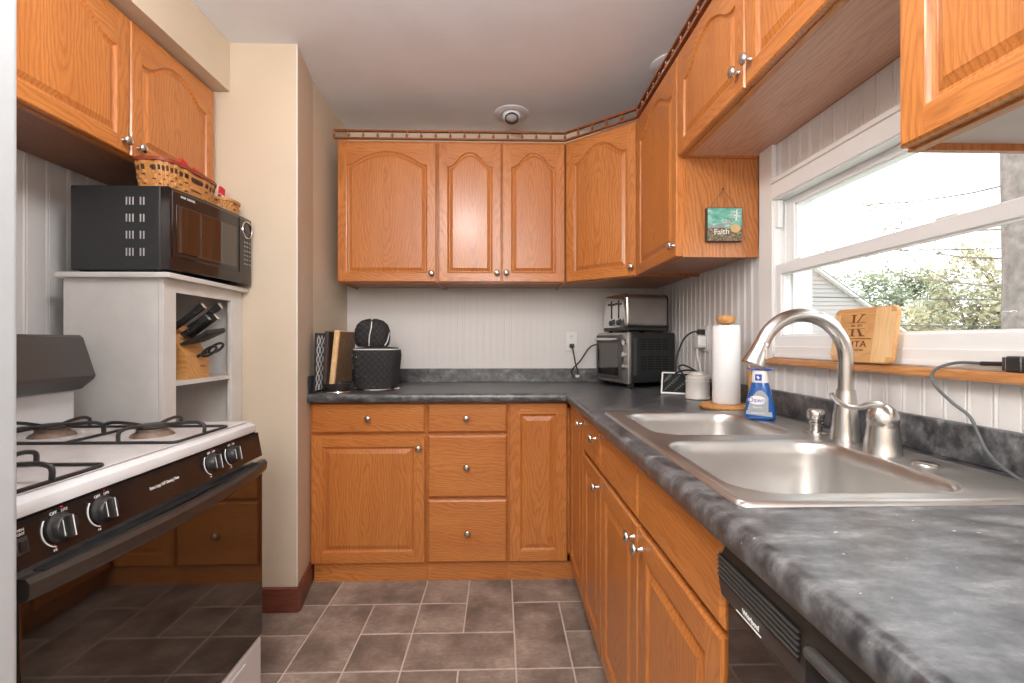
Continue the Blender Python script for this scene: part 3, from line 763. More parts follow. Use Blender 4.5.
# cooktop with rolled front lip
pr = [(-1.50, .878), (-1.50, .913), (-.800, .915), (-.782, .912), (-.770, .904), (-.766, .893), (-.767, .884), (-.780, .880)]
def lipring(y, dd=0.0): return [(x - (dd if x > -.9 else 0), y, z - dd * .6) for x, z in pr]
b = MB(); b.loops([lipring(S0, .010), lipring(S0 + .004, .003), lipring(S0 + .014), lipring(S1 - .014), lipring(S1 - .004, .003), lipring(S1, .010)], None, 2, True, True, True, True); ck = b.build('cooktop', enamel, sv, autosm=30)
b = MB(); b.box(-1.40, -.786, S0 + .02, S1 - .02, .9145, .9165, .001); b.build('cooktop_pan', enamel_pink, ck)
# control panel
pn = [(-.80, .879), (-.765, .879), (-.752, .806), (-.80, .806)]
b = MB(); b.loops([[(x, y, z) for x, z in pn] for y in (S0 + .002, S1 - .002)], None, 2, True, True, True); cpn = b.build('control_panel', black_panel, sv)
tilt = math.atan2(.013, .073)
def PM(y, z, out=0.0):                                   # frame on the slanted panel, x along +Y, y up, z outwards
    X = -.765 + (.879 - z) / .073 * .013
    return frame((X + .0006 + out * math.cos(tilt), y, z + out * math.sin(tilt)), (0, 1, 0), (-math.sin(tilt), 0, math.cos(tilt)))
for (y, z) in ((.812, .846), (.898, .846), (1.232, .847), (1.322, .847)):
    Mk = PM(y, z)
    kb = MB(); kb.lathe([(.0255, 0), (.0255, .004), (.021, .007), (.0195, .016), (.018, .0175), (.001, .018)], 28, Mk); ko = kb.build('control_knob', black_plastic, cpn)
    g = MB(); g.box(-.0045, .0045, -.019,   .019, .014, .026, .002, Mk); g.build('grip', black_plastic, ko)
    g = MB(); g.box(-.0008, .0008, -.018, .018, .0262, .0268, 0, Mk); g.box(-.0105, -.0095, -.014, .014, .0176, .0184, 0, Mk); g.box(.0095, .0105, -.014, .014, .0176, .0184, 0, Mk); g.build('pointer_line', print_white, ko)
    g = MB(); arc = [(.031 * math.cos(a), .031 * math.sin(a), .0004) for a in [math.radians(140 + 110 * i / 14) for i in range(15)]]
    g.tube(arc, .0011, 4, Mk); g.build('dial_scale', print_white, cpn)
    text('OFF', .0075, Mk @ T(-.006, .0265, .0003), print_white, cpn); text('LITE', .0065, Mk @ T(.014, .0265, .0003), print_white, cpn); text('HI', .0065, Mk @ T(-.013, -.034, .0003), print_white, cpn)
    g = MB(); g.box(.008, .012, .0315, .0345, 0, .0005, 0, Mk); g.build('red_mark', print_red, cpn); g = MB(); g.box(-.014, -.011, -.0285, -.0255, 0, .0005, 0, Mk); g.build('red_mark', print_red, cpn)
Ms = PM(.748, .842); g = MB(); g.box(-.010, .010, -.013, .013, 0, .002, .0008, Ms); sw = g.build('oven_light_switch', grey_plastic, cpn)
g = MB(); g.box(-.006, .006, -.009, .009, .002, .0055, .0015, Ms @ Rx(.15)); g.build('rocker', black_plastic, sw)
text('OVEN\nLIGHT', .0062, Ms @ T(0, .021, .0003), print_white, cpn)
text('Extra Large Self Cleaning Oven', .0098, PM(1.062, .846), print_white, cpn, sx=.73)
# backguard with hooded black console
b = MB(); b.box(-1.50, -1.325, S0 + .004, S1 - .004, .913, 1.02, .010); b.build('backguard', enamel, sv)
yb = S1 - .03
hood = [(-1.50, 1.030), (-1.335, 1.012), (-1.30, 1.020), (-1.262, 1.052), (-1.258, 1.062), (-1.296, 1.178), (-1.306, 1.186), (-1.50, 1.186)]
hood = [(x - .018 * 0, z) for x, z in hood]
b = MB(); b.loops([[((x + .01 if x > -1.4 else x) - .006, y, z) for x, z in hood] for y in (S0 + .004,)] + [[(x, y, z) for x, z in hood] for y in (S0 + .01, S1 - .012)] + [[(x - (.008 if x > -1.4 else 0), S1 - .004, z - (.006 if z > 1.1 else -.004)) for x, z in hood]], None, 2, True, True, True)
bgc = b.build('console', grey_plastic, sv)
# burners and grates
for (x, y) in ((-.925, .832), (-1.185, .832), (-.925, 1.250), (-1.185, 1.250)):
    bb = MB(); bb.lathe([(.050, 0), (.046, .006), (.036, .012), (.034, .020), (.038, .022)], 28, T(x, y, .9163)); bo = bb.build('burner', plain('scorched_burner', (.20, .14, .10), .5, .3, 30) if 'scorched_burner' not in bpy.data.materials else bpy.data.materials['scorched_burner'], sv)
    bb = MB(); bb.lathe([(.040, .022), (.043, .025), (.040, .028), (.028, .031), (.001, .032)], 28, T(x, y, .9163)); bb.build('burner_cap', iron, bo)
for (ya, yb_, lab) in ((.722, .942, 'near'), (1.140, 1.360, 'far')):
    g = MB(); xa, xb = -1.315, -.790; z = .9205; r = .0038
    fr = [(x, y, z) for x, y in rrect(xa, xb, ya, yb_, .012, 3)]
    g.tube(fr, r, 8, closed=True)
    g.tube([((xa + xb) / 2, ya, z), ((xa + xb) / 2, yb_, z)], r, 8)
    for bx in (-.925, -1.185):
        by = (ya + yb_) / 2
        xo = (xb if bx > -1.05 else xa); xi = (xa + xb) / 2
        for (sx, sy) in ((xo, by), (xi, by), (bx, ya), (bx, yb_)):
            S = Vector((sx, sy, z)); Cn = Vector((bx, by, z)); d = (Cn - S); ln = d.length; d.normalize()
            hh = .028
            P = [S, S + Vector((0, 0, hh * .75)), S + d * .012 + Vector((0, 0, hh)), S + d * .03 + Vector((0, 0, hh + .002)), S + d * (ln * .55) + Vector((0, 0, hh - .001)), S + d * (ln - .022) + Vector((0, 0, hh - .007))]
            g.tube(smoothpath(P, 4), .0047, 8)
    go = g.build('grate', iron, sv)
# oven door
b = MB(); b.box(-.80, -.757, S0 + .004, S1 - .004, .250, .790, .004); b.build('door_rim', enamel, sv)
b = MB(); b.box(-.760, -.750, S0 + .003, S1 - .003, .246, .792, .003); od = b.build('oven_door', black_gloss, sv)
hp = [(-.749 + .034 * math.cos((y - 1.102) / .38 * PI / 2) ** .8, y, .778) for y in [S0 + .003 + (S1 - S0 - .006) * i / 24 for i in range(25)]]
h = MB(); rings = []
for (x, y, z) in hp: rings.append([(x - .011, y, z - .020), (x + .004, y, z - .020), (x + .010, y, z - .012), (x + .011, y, z + .008), (x + .004, y, z + .016), (x - .011, y, z + .016)])
h.loops(rings, None, 2, True, True, True, True); hn = h.build('door_handle', brown_panel, od, autosm=30)
for y in (S0 + .014, S1 - .014): h = MB(); h.box(-.752, -.742, y - .010, y + .010, .760, .792, .003); h.build('handle_mount', black_plastic, hn)
h = MB()
for i in range(3): h.box(-.757, -.738, S0 + .03, S1 - .05, .796 + i * .0001 - .002, .7965, 0) if i == 0 else h.box(-.750 + i * .006, -.748 + i * .006, S0 + .03, S1 - .05, .7915, .7965, 0)
h.build('door_vent', black_plastic, od)
b = MB(); b.box(-.80, -.752, S0 + .004, S1 - .004, .085, .240, .008); dr = b.build('storage_drawer', enamel, sv)
b = MB(); b.box(-.7535, -.7495, S0 + .10, S1 - .10, .195, .215, .002); b.build('drawer_grip', enamel, dr)
b = MB(); b.box(-1.46, -.83, S0 + .03, S1 - .03, 0, .03); b.build('foot_rail', black_plastic, sv)

# refrigerator, only its front edge is in view
fg = thing('refrigerator', 'tall white refrigerator cut off by the frame beside the stove', 'refrigerator', (-1.1, .35, 0))
b = MB(); b.box(-1.50, -.80, .0, .708, .03, 1.74, .008); b.build('body', fridge_m, fg)
b = MB(); b.box(-.796, -.722, .0, .712, .60, 1.745, .010, seg=4); d1_ = b.build('refrigerator_door', fridge_m, fg)
b = MB(); b.box(-.796, -.722, .0, .712, .08, .596, .010, seg=4); d2_ = b.build('freezer_door', fridge_m, fg)
b = MB(); b.tube(smoothpath([(-.722, .06, .75), (-.70, .06, .77), (-.695, .06, 1.05), (-.70, .06, 1.38), (-.722, .06, 1.40)], 5), .011, 10); b.build('handle', fridge_m, d1_)
b = MB(); b.tube(smoothpath([(-.722, .10, .54), (-.70, .12, .54), (-.695, .35, .54), (-.70, .56, .54), (-.722, .58, .54)], 5), .011, 10); b.build('handle', fridge_m, d2_)
b = MB(); b.box(-1.46, -.83, .03, .67, 0, .03); b.build('base_grille', black_plastic, fg)

# ------------------------------------------------------------------ shelf unit
su = thing('shelf_unit', 'worn white open shelf cabinet holding the microwave, beside the cream column', 'shelf unit', (-1.26, 1.75, 0))
A0, A1, ZS = 1.550, 2.012, 1.376
b = MB(); b.box(-1.435, -1.129, A0, A0 + .016, 0, ZS, .001); b.box(-1.435, -1.129, A1 - .016, A1, 0, ZS, .001); b.build('side_panel', shelf_white, su)
b = MB(); b.box(-1.435, -1.423, A0 + .016, A1 - .016, 0, ZS); b.build('back_panel', shelf_in, su)
b = MB(); b.box(-1.128, -1.112, A0, A0 + .060, 0, ZS, .0015); b.box(-1.128, -1.112, A1 - .078, A1, 0, ZS, .0015); b.box(-1.128, -1.1125, A0 + .06, A1 - .06, ZS - .042, ZS); b.box(-1.128, -1.1125, A0 + .06, A1 - .06, 0, .08); b.build('face_frame', shelf_white, su)
b = MB(); b.box(-1.450, -1.085, A0 - .016, A1 - .001, ZS, ZS + .018, .003); b.build('top', shelf_white, su)
for z in (1.012, .62, .08): b = MB(); b.box(-1.423, -1.116, A0 + .016, A1 - .016, z, z + .017, .001); b.build('shelf', shelf_white, su)

# knife block
kbk = thing('knife_block', 'pine knife block on the shelf under the microwave', 'knife block', (-1.2, 1.74, 1.029))
b = MB(); K0, K1 = 1.675, 1.800; zk = 1.0295
prof = [(-1.310, zk), (-1.118, zk), (-1.118, zk + .085), (-1.142, zk + .112), (-1.195, zk + .190), (-1.215, zk + .198), (-1.310, zk + .110)]
Mkb = frame((0, K0, 0), (1, 0, 0), (0, 0, 1)) @ T(0, 0, -.125)
b.prism([(x, z) for x, z in prof], 0, .125, Mkb, 0, bev=.002); b.build('body', pine, kbk)
text('CHICAGO', .0075, frame((-1.1172, 1.762, zk + .045), (0, 1, 0), (0, 0, 1)), carve, kbk)
def knife(base, d, ln, r, label, group=None, name='kitchen_knife', rivets=3, th_=.008):
    d = Vector(d).normalized(); b0 = Vector(base)
    o = thing(name, label, 'knife', base, group)
    up = Vector((0, 1, 0)); sd_ = d.cross(up).normalized()
    Mx = Matrix((sd_, up, d)).transposed().to_4x4(); Mx.translation = b0
    h = MB()
    rings = [[(x * w_ + ofs, y * th_, z) for x, y in rrect(-1, 1, -1, 1, .5, 2)] for z, w_, ofs in ((.004, r * .75, 0), (.012, r, 0), (ln * .4, r * .85, -.0015), (ln * .75, r * .95, 0), (ln * .95, r * 1.15, .002), (ln, r * .9, .003))]
    h.loops(rings, Mx, 2, True, True, True, True); ho = h.build('handle', black_plastic, o)
    g = MB(); g.box(-r * .7, r * .7, -th_ - .0004, th_ + .0004, -.004, .006, .001, Mx); g.build('bolster', chrome, o)
    g = MB(); g.box(-r * .55, r * .55, -.0009, .0009, -.055, -.003, 0, Mx); g.build('blade', steel, o)
    if rivets:
        g = MB()
        for t_i in (.3, .52, .74): g.cyl((0, -.0088, ln * t_i), (0, .0088, ln * t_i), .002, 8, Mx)
        g.box(-r * .9, r * .9, -.0075, .0075, ln - .001, ln + .001, 0, Mx); g.build('rivets', chrome, ho)
    return o
dk = (.80, 0, .60)
for (y, x, z, ln, lab) in ((1.695, -1.184, 1.212, .138, 'black handled kitchen knife, longest handle at the near corner of the block'), (1.780, -1.184, 1.212, .150, 'black handled kitchen knife reaching highest at the back of the block'),
                        (1.715, -1.164, 1.184, .118, 'black handled kitchen knife in the second row, nearest the stove'), (1.750, -1.164, 1.184, .128, 'black handled kitchen knife in the middle of the second row')):
    knife((x, y, z), dk, ln, .0120, lab, th_=.0085)
for i in range(8):
    knife((-1.142 - .001 * i, 1.684 + i * .0152, zk + .126 + .0015 * i), (.88, 0, .40), .104, .0078, 'small black handled steak knife in the row across the block', 'steak knives in the block', 'steak_knife', 0, .0052)
sc_ = thing('kitchen_scissors', 'black handled scissors low in the front of the knife block', 'scissors', (-1.14, 1.73, 1.14))
for s_i, yy in enumerate((1.722, 1.742)):
    b = MB(); Mx = frame((-1.070 + s_i * .012, yy, zk + .100 + s_i * .012), (.86, 0, .5), (-.5, 0, .86))
    b.tube([(.030 * math.cos(a), .012 * math.sin(a), 0) for a in [2 * PI * i / 18 for i in range(18)]], .0048, 8, Mx, closed=True); b.build('finger_loop', black_plastic, sc_)
b = MB(); b.tube([(-1.122, 1.732, zk + .080), (-1.086, 1.732, zk + .098)], .006, 8); b.build('shank', black_plastic, sc_)

# ------------------------------------------------------------------ microwave and baskets
mw = thing('microwave', 'black countertop microwave on the white shelf cabinet', 'microwave', (-1.25, 1.75, 1.401))
m0, m1, mz0, mz1 = 1.558, 2.000, 1.404, 1.684
b = MB(); b.box(-1.420, -1.128, m0, m1, mz0, mz1, .004); mb_ = b.build('body', black_side, mw)
for r_ in range(4):
    for k_ in range(5):
        x = -1.238 + k_ * .0105 + (.014 if k_ > 2 else 0); z = 1.633 - r_ * .0565
        g = MB(); g.box(x - .0022, x + .0022, m0 - .0008, m0 + .001, z - .013, z + .013, .0006); g.build('vent_slot', plain('vent_grey', (.42, .42, .41), .5, .05, 5) if 'vent_grey' not in bpy.data.materials else bpy.data.materials['vent_grey'], mb_)
def bulge(t): return -1.100 + .034 * t + .012 * math.sin(PI * min(max(t, 0), 1)) ** .7
def frontpiece(y0, y1, z0, z1, name, mt, parent, ofs=0.0, thick=.02, n=14, rz=0):
    rings = []
    for i in range(n + 1):
        y = y0 + (y1 - y0) * i / n; x = bulge((y - m0) / (m1 - m0)) + ofs
        xb_ = -1.1285 if thick > .015 else x - thick; rings.append([(xb_, y, z0), (x - .003, y, z0), (x, y, z0 + .004), (x, y, z1 - .004), (x - .003, y, z1), (xb_, y, z1)])
    q = MB(); q.loops(rings, None, 2, True, True, True); return q.build(name, mt, parent)
frontpiece(m0 + .002, m1 - .002, mz0 + .002, mz1 - .001, 'front_panel', black_panel, mw)
dr = frontpiece(m0 + .010, m0 + .338, mz0 + .045, mz1 - .010, 'door', black_panel, mw, .004, .010)
frontpiece(m0 + .022, m0 + .322, mz0 + .060, mz1 - .055, 'door_window', black_gloss, dr, .0055, .004)
kp = frontpiece(m0 + .346, m1 - .012, mz0 + .045, mz1 - .010, 'keypad', black_panel, mw, .004, .010)
xk = bulge(.88) + .0045
g = MB(); Mx = frame((xk, m0 + .398, mz1 - .052), (.02, 1, -0.0), (0, 0, 1)); g.tube([(.034 * math.cos(a), .034 * math.sin(a), .001) for a in [2 * PI * i / 28 for i in range(28)]], .0024, 6, Mx, closed=True); g.build('display_ring', chrome, kp)
g = MB(); g.box(-.018, .018, -.010, .010, 0, .002, .001, Mx); g.build('display', grey_plastic, kp)
g = MB()
for i in range(3):
    for j in range(6):
        g.box(-.022 + i * .018, -.014 + i * .018, -.056 - j * .018, -.051 - j * .018, 0, .0012, 0, Mx)
g.build('buttons', plain('button_print', (.35, .35, .34), .6, .05, 5), kp)
text('SHARP  CAROUSEL', .010, frame((bulge(.16) + .0052, m0 + .068, mz1 - .026), (.11, 1, 0), (0, 0, 1)), print_white, dr, sx=.75)
for (x, y) in ((-1.40, m0 + .03), (-1.15, m0 + .03), (-1.40, m1 - .03), (-1.15, m1 - .03)): g = MB(); g.lathe([(.012, 0), (.012, .0105)], 12, T(x, y, mz0 - .0098)); g.build('foot', black_plastic, mw)

wick = wood('basket_splint', (.62, .30, .09), (.52, .22, .06), (.34, .12, .03), .5, .01, .4, .1); wick_d = mat('dark_splint', (.05, .025, .015), .6); wick_r = mat('red_stained_rim', (.26, .045, .02), .45)
def basket(name, label, cx, cy, z0, hx, hy, h, rows, dark_row=None, rimmat=None, flare=1.12):
    o = thing(name, label, 'basket', (cx, cy, z0))
    N = 34
    def pt_(a, z, extra=0.0):
        f_ = 1 / flare + (1 - 1 / flare) * (z / h)
        ca, sa = math.cos(a), math.sin(a); e_ = .55
        return (cx + (hx * f_ + extra) * math.copysign(abs(ca) ** e_, ca), cy + (hy * f_ + extra) * math.copysign(abs(sa) ** e_, sa), z0 + z)
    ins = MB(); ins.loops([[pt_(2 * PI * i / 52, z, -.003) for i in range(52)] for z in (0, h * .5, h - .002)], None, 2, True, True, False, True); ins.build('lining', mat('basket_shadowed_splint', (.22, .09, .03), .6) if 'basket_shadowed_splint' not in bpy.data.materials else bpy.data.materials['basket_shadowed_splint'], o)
    wv = MB(); dk_ = MB(); rh = (h - .010) / rows
    for r_ in range(rows):
        z_a, z_b = .001 + r_ * rh, .001 + (r_ + 1) * rh - .0022
        rings = [[], [], []]
        for i in range(N * 4):
            a = 2 * PI * i / (N * 4); ph = math.cos(a * N / 2 + (PI if r_ % 2 else 0)); ex = .0032 * ph
            rings[0].append(pt_(a, z_a, ex)); rings[1].append(pt_(a, (z_a + z_b) / 2, ex + .001)); rings[2].append(pt_(a, z_b, ex))
        (dk_ if r_ == dark_row else wv).loops(rings, None, 0, True, False, False, True)
    for i in range(N):
        a = 2 * PI * (i + .5) / N
        for r_ in range(rows):
            if math.cos(a * N / 2 + (PI if r_ % 2 else 0)) > 0: continue
        P = [pt_(a - .035, 0, .0018), pt_(a + .035, 0, .0018), pt_(a + .035, h - .008, .0018), pt_(a - .035, h - .008, .0018)]
        wv.add(P, [(0, 1, 2, 3)], None, 2)
    wv.build('weave', wick, o)
    if dark_row is not None: dk_.build('dark_band', wick_d, o)
    rm = MB(); rr = [pt_(2 * PI * i / 52, h - .005, .002) for i in range(52)]
    rings = [[pt_(2 * PI * i / 52, zz, ex) for i in range(52)] for zz, ex in ((h - .011, .004), (h - .011, .006), (h, .006), (h, -.005), (h - .011, -.005))]
    rm.loops(rings + [rings[0]], None, 0, True, False, False, True); rm.build('rim', rimmat or wick, o)
    return o
basket('woven_basket', 'large woven basket with red rim and dark band on the microwave', -1.178, 1.715, 1.6845, .070, .148, .100, 6, 4, wick_r)
basket('woven_basket', 'small low woven basket beside the large one on the microwave', -1.150, 1.930, 1.6845, .055, .052, .062, 4)
def packet(name, label, cx, cy, z, h, w_, ry, seed):
    o = thing(name, label, 'packet', (cx, cy, z)); Mx = T(cx, cy, z) @ Rz(PI / 2) @ Ry(ry)
    b = MB(); b.box(-w_ / 2, w_ / 2, -.004, .004, 0, h, .0015, Mx); po = b.build('sleeve', wfab, o)
    b = MB(); b.box(-w_ / 2 - .0003, w_ / 2 + .0003, -.0045, .0045, h * .72, h + .0003, .001, Mx); b.box(-w_ / 2 - .0003, -w_ / 6, -.0045, .0045, 0, h * .7, 0, Mx); b.build('red_stripe', red_m, po)
packet('paper_packet', 'red and white packet standing up highest from the large basket', -1.152, 1.672, 1.690, .138, .034, .25, 1)
packet('paper_packet', 'red and white packet leaning in the middle of the large basket', -1.152, 1.735, 1.690, .130, .044, .35, 2)
packet('paper_packet', 'pale red and white packet at the far end of the large basket', -1.158, 1.795, 1.690, .130, .034, -.1, 3)
packet('paper_packet', 'red and white packet standing in the small basket', -1.148, 1.915, 1.690, .112, .032, .15, 4)

# ------------------------------------------------------------------ counter items, left end
LT = T(-.8, 2.35, CT)
tr_ = thing('patterned_tray', 'black tray with white lattice pattern standing against the cream wall', 'tray', (-.885, 2.3, CT + .001))
M = frame((-.890, 2.215, CT + .002), (0, 1, 0), (.03, 0, 1))
b = MB(); b.box(0, .20, 0, .285, 0, .010, .003, M); to = b.build('panel', black_plastic, tr_)
lat = MB()
for i in range(5):
    for s_ in (1, -1):
        P = [(.02 + i * .04 + s_ * .0165 * math.sin(PI * z / .045), z, .0105) for z in [.01 + .0075 * j for j in range(36)]]
        P = [(max(.004, min(.196, p_[0])), p_[1], p_[2]) for p_ in P]
        lat.tube(P, .0021, 4, M)
lat.build('lattice_pattern', print_white, to)
cbd = plain('dark_walnut', (.040, .024, .024), .5, .15, 20)
bd = MB(); M = frame((-.858, 2.235, CT + .012), (0, 1, 0), (.05, 0, 1)); bd.box(0, .24, 0, .285, 0, .020, .006, M); tag(bd.build('cutting_board', cbd), 'dark brown board standing between the lattice tray and the light board', 'board')
M = frame((-.838, 2.265, CT + .012), (0, 1, 0), (.10, 0, 1))
lb = thing('cutting_board', 'light edged wooden cutting board with brown face standing at the left end of the counter', 'board', (-.83, 2.38, CT + .012))
bd = MB(); bd.box(0, .27, 0, .292, 0, .026, .006, M); lo = bd.build('board', bamboo_light, lb)
bd = MB(); bd.box(.012, .262, .006, .286, .0255, .0275, .001, M); bd.build('face', plain('brown_wood_face', (.24, .14, .07), .6, .3, 60), lo)
def base_ring(label, cx, cy, r, h, name):
    o = thing(name, label, 'dish', (cx, cy, CT))
    b = MB(); b.lathe([(r, .0005), (r * 1.03, .003), (r, .008), (r * .9, .009)], 36, T(cx, cy, CT)); b.build('rim', chrome, o)
    return o
bs = base_ring('shallow black round dish with chrome foot in front of the boards', -.788, 2.262, .070, .03, 'round_dish')
b = MB(); b.lathe([(.050, .006), (.064, .014), (.074, .034), (.075, .046), (.070, .046), (.055, .020), (.001, .012)], 32, T(-.788, 2.262, CT)); b.build('bowl', black_plastic, bs)
# quilted covers
qb = thing('quilted_cover', 'large black quilted cover with white piping standing on the counter', 'cover', (-.645, 2.42, CT))
def supers(cx, cy, z, rx, ry, e_=.62, n=40): return [(cx + rx * math.copysign(abs(math.cos(a)) ** e_, math.cos(a)), cy + ry * math.copysign(abs(math.sin(a)) ** e_, math.sin(a)), z) for a in [2 * PI * i / n for i in range(n)]]
b = MB(); lv = [(.000, .100, .088), (.020, .108, .095), (.060, .112, .098), (.062, .109, .096), (.100, .112, .098), (.160, .119, .103), (.190, .115, .100), (.202, .100, .088), (.206, .06, .05)]
b.loops([supers(-.640, 2.42, CT + .012 + z, rx, ry) for z, rx, ry in lv], None, 2, True, True, True, True); qo = b.build('body', quilt, qb)
b = MB(); b.tube(supers(-.640, 2.42, CT + .206, .113, .098), .0032, 6, closed=True); b.build('piping', print_white, qo)
b = MB(); b.tube(smoothpath([(-.752, 2.36, CT + .175), (-.72, 2.33, CT + .168), (-.66, 2.322, CT + .166)], 5), .0028, 6); b.build('side_piping', print_white, qo)
b = MB(); b.lathe([(.112, .0005), (.120, .003), (.116, .009), (.10, .012)], 40, T(-.640, 2.41, CT)); b.build('chrome_base', chrome, qb)
qc = thing('quilted_cover', 'round black quilted cover with white seam resting on the larger black one', 'cover', (-.665, 2.42, CT + .216))
b = MB(); lv = [(0, .072, .05), (.012, .084, .058), (.045, .090, .062), (.085, .089, .062), (.115, .078, .054), (.136, .055, .040), (.145, .025, .02)]
b.loops([supers(-.665, 2.42, CT + .2185 + z, rx, ry, .8) for z, rx, ry in lv], None, 2, True, True, True, True); co = b.build('body', quilt, qc)
b = MB(); b.tube(smoothpath([(-.668, 2.366, CT + .225), (-.664, 2.356, CT + .27), (-.655, 2.360, CT + .32), (-.660, 2.39, CT + .358), (-.665, 2.42, CT + .366)], 5), .0028, 6); b.build('seam', print_white, co)
b = MB(); b.tube(smoothpath([(-.592, 2.38, CT + .225), (-.580, 2.39, CT + .25), (-.576, 2.41, CT + .29)], 5), .0028, 6); b.build('edge_piping', print_white, co)

# ------------------------------------------------------------------ toaster oven and toaster
ov = thing('toaster_oven', 'black toaster oven with glass door in the counter corner, toaster on top', 'toaster oven', (.7, 2.55, CT))
P0 = Vector((.662, 2.362)); fd = Vector((-.28, .95)).normalized(); sdv = Vector((fd.y, -fd.x))   # along the front, along the side
OW, OD, OZ0, OZ1 = .325, .290, CT + .030, CT + .292
def OM(): m = Matrix.Identity(4); m.col[0] = (sdv.x, sdv.y, 0, 0); m.col[1] = (fd.x, fd.y, 0, 0); m.col[3] = (P0.x, P0.y, 0, 1); return m
Mo = OM()                                              # local x: from front into depth, y: along front away from camera
b = MB(); b.box(.018, OD, .0, OW, OZ0, OZ1, .010, Mo, seg=3); ob = b.build('body', black_side, ov)
for rr_, (z_a, n_) in enumerate(((OZ1 - .048, 4), (OZ1 - .122, 5))):
    for c_ in range(4):
        for i in range(n_):
            pass
vb = MB()
for z_a, n_ in ((OZ1 - .036, 5), (OZ1 - .128, 6)):
    for c_ in range(4):
        for i in range(n_):
            x = .075 + c_ * .045; z = z_a - i * .0125; vb.box(x, x + .036, -.0012, .0008, z - .0032, z + .0032, .001, Mo)
vo = vb.build('side_vents', slot, ob); vo['kind'] = 'stuff'
b = MB(); b.box(.034, .052, -.004, .001, OZ0 + .04, OZ1 - .03, .002, Mo); b.build('side_grip', grey_plastic, ob)
b = MB(); b.box(.0, .020, -.002, OW + .002, OZ0 - .006, OZ1 + .002, .006, Mo, seg=3); b.build('front_frame', steel, ov)
b = MB(); b.box(-.012, .0005, .055, OW - .006, OZ0 + .014, OZ1 - .010, .004, Mo); dd = b.build('door', grey_plastic, ov)
b = MB(); b.box(-.0135, -.011, .075, OW - .024, OZ0 + .034, OZ1 - .055, .001, Mo); b.build('door_glass', black_gloss, dd)
b = MB(); b.box(-.034, -.022, .070, OW - .020, OZ1 - .040, OZ1 - .026, .004, Mo); hb = b.build('door_handle', chrome, dd)
for y in (.080, OW - .030): b = MB(); b.box(-.024, -.011, y - .005, y + .005, OZ1 - .040, OZ1 - .026, .002, Mo); b.build('handle_post', grey_plastic, hb)
for z in (OZ1 - .05, OZ1 - .115, OZ1 - .18):
    b = MB(); b.lathe([(.017, 0), (.015, .012), (.001, .014)], 18, Mo @ T(.0, .028, z) @ Ry(-PI / 2)); b.build('knob', chrome, ov)
for (x, y) in ((.03, .03), (.03, OW - .03), (OD - .03, .03), (OD - .03, OW - .03)): b = MB(); b.box(x - .016, x + .016, y - .014, y + .014, CT + .0005, OZ0 + .002, .003, Mo); b.build('foot', black_plastic, ov)
ts = thing('toaster', 'stainless four-slice toaster standing on the toaster oven', 'toaster', (.7, 2.55, OZ1 + .003))
Q0 = P0 + fd * .035 + sdv * .008; Mt = Mo.copy(); Mt.col[3] = (Q0.x, Q0.y, 0, 1); TW, TD, TZ = .235, .268, OZ1 + .003
b = MB(); b.box(.0, TD, .0, TW, TZ + .008, TZ + .028, .006, Mt, seg=3); b.build('base', black_plastic, ts)
def trr(x, e_=0.0): return [(x, y, z) for y, z in rrect(0 + e_, TW - e_, TZ + .024, TZ + .205 - e_, .030, 5)]
b = MB(); b.loops([trr(.014), trr(TD - .012)], Mt, 2, True, True, True, True); sh = b.build('shell', steel, ts, autosm=50)
b = MB(); b.loops([trr(.003, .008), trr(.006, .001), trr(.014, -.002), trr(.018, -.002)], Mt, 2, True, True, True, True); fp = b.build('front_panel', chrome, ts, autosm=50)
b = MB(); b.loops([trr(TD - .014, -.002), trr(TD - .006, -.001), trr(TD, .008)], Mt, 2, True, True, True, True); b.build('end_panel', black_plastic, ts, autosm=50)
for y in (.075, .150):
    b = MB(); b.box(.0015, .005, y - .006, y + .006, TZ + .075, TZ + .175, .001, Mt); b.build('lever_slot', slot, fp)
    b = MB(); b.box(-.014, .002, y - .015, y + .015, TZ + .148, TZ + .160, .003, Mt); b.build('lever', black_plastic, fp)
    b = MB(); b.lathe([(.016, 0), (.014, .010), (.001, .012)], 16, Mt @ T(.003, y, TZ + .052) @ Ry(-PI / 2)); b.build('dial', black_plastic, fp)
for y in (.05, .095, .14, .185): b = MB(); b.box(.04, TD - .04, y - .008, y + .008, TZ + .2035, TZ + .2065, 0, Mt); b.build('bread_slot', slot, sh)
for (x, y) in ((.03, .03), (.03, TW - .03), (TD - .03, .03), (TD - .03, TW - .03)): b = MB(); b.lathe([(.012, 0), (.012, .010)], 12, Mt @ T(x, y, TZ - .0005)); b.build('foot', black_plastic, ts)

# wall outlets, plugs and cords
ot = thing('wall_outlet', 'white duplex wall outlet on the back wall beadboard', 'outlet', (.437, 2.80, 1.17))
b = MB(); b.box(.400, .474, 2.801, 2.8085, 1.108, 1.228, .003); po = b.build('cover_plate', white_plastic, ot)
for z in (1.142, 1.194):
    b = MB(); b.loops([[(x, yy, zz) for x, zz in rrect(.421, .453, z - .014, z + .014, .012, 4)] for yy in (2.802, 2.7995)], None, 2, True, False, True, True); ro = b.build('receptacle', white_plastic, po)
    b = MB(); b.box(.430, .432, 2.799, 2.80, z, z + .009); b.box(.442, .444, 2.799, 2.80, z, z + .009); b.cyl((.437, 2.799, z - .007), (.437, 2.80, z - .007), .0022, 8); b.build('slots', slot, ro)
cd = thing('power_cord', 'black cable from the back wall outlet to the toaster oven', 'cord', (.47, 2.76, CT))  # mains cord feeding the toaster oven
b = MB(); b.box(.424, .450, 2.775, 2.7985, 1.128, 1.152, .004); b.build('plug', cord_black, cd)
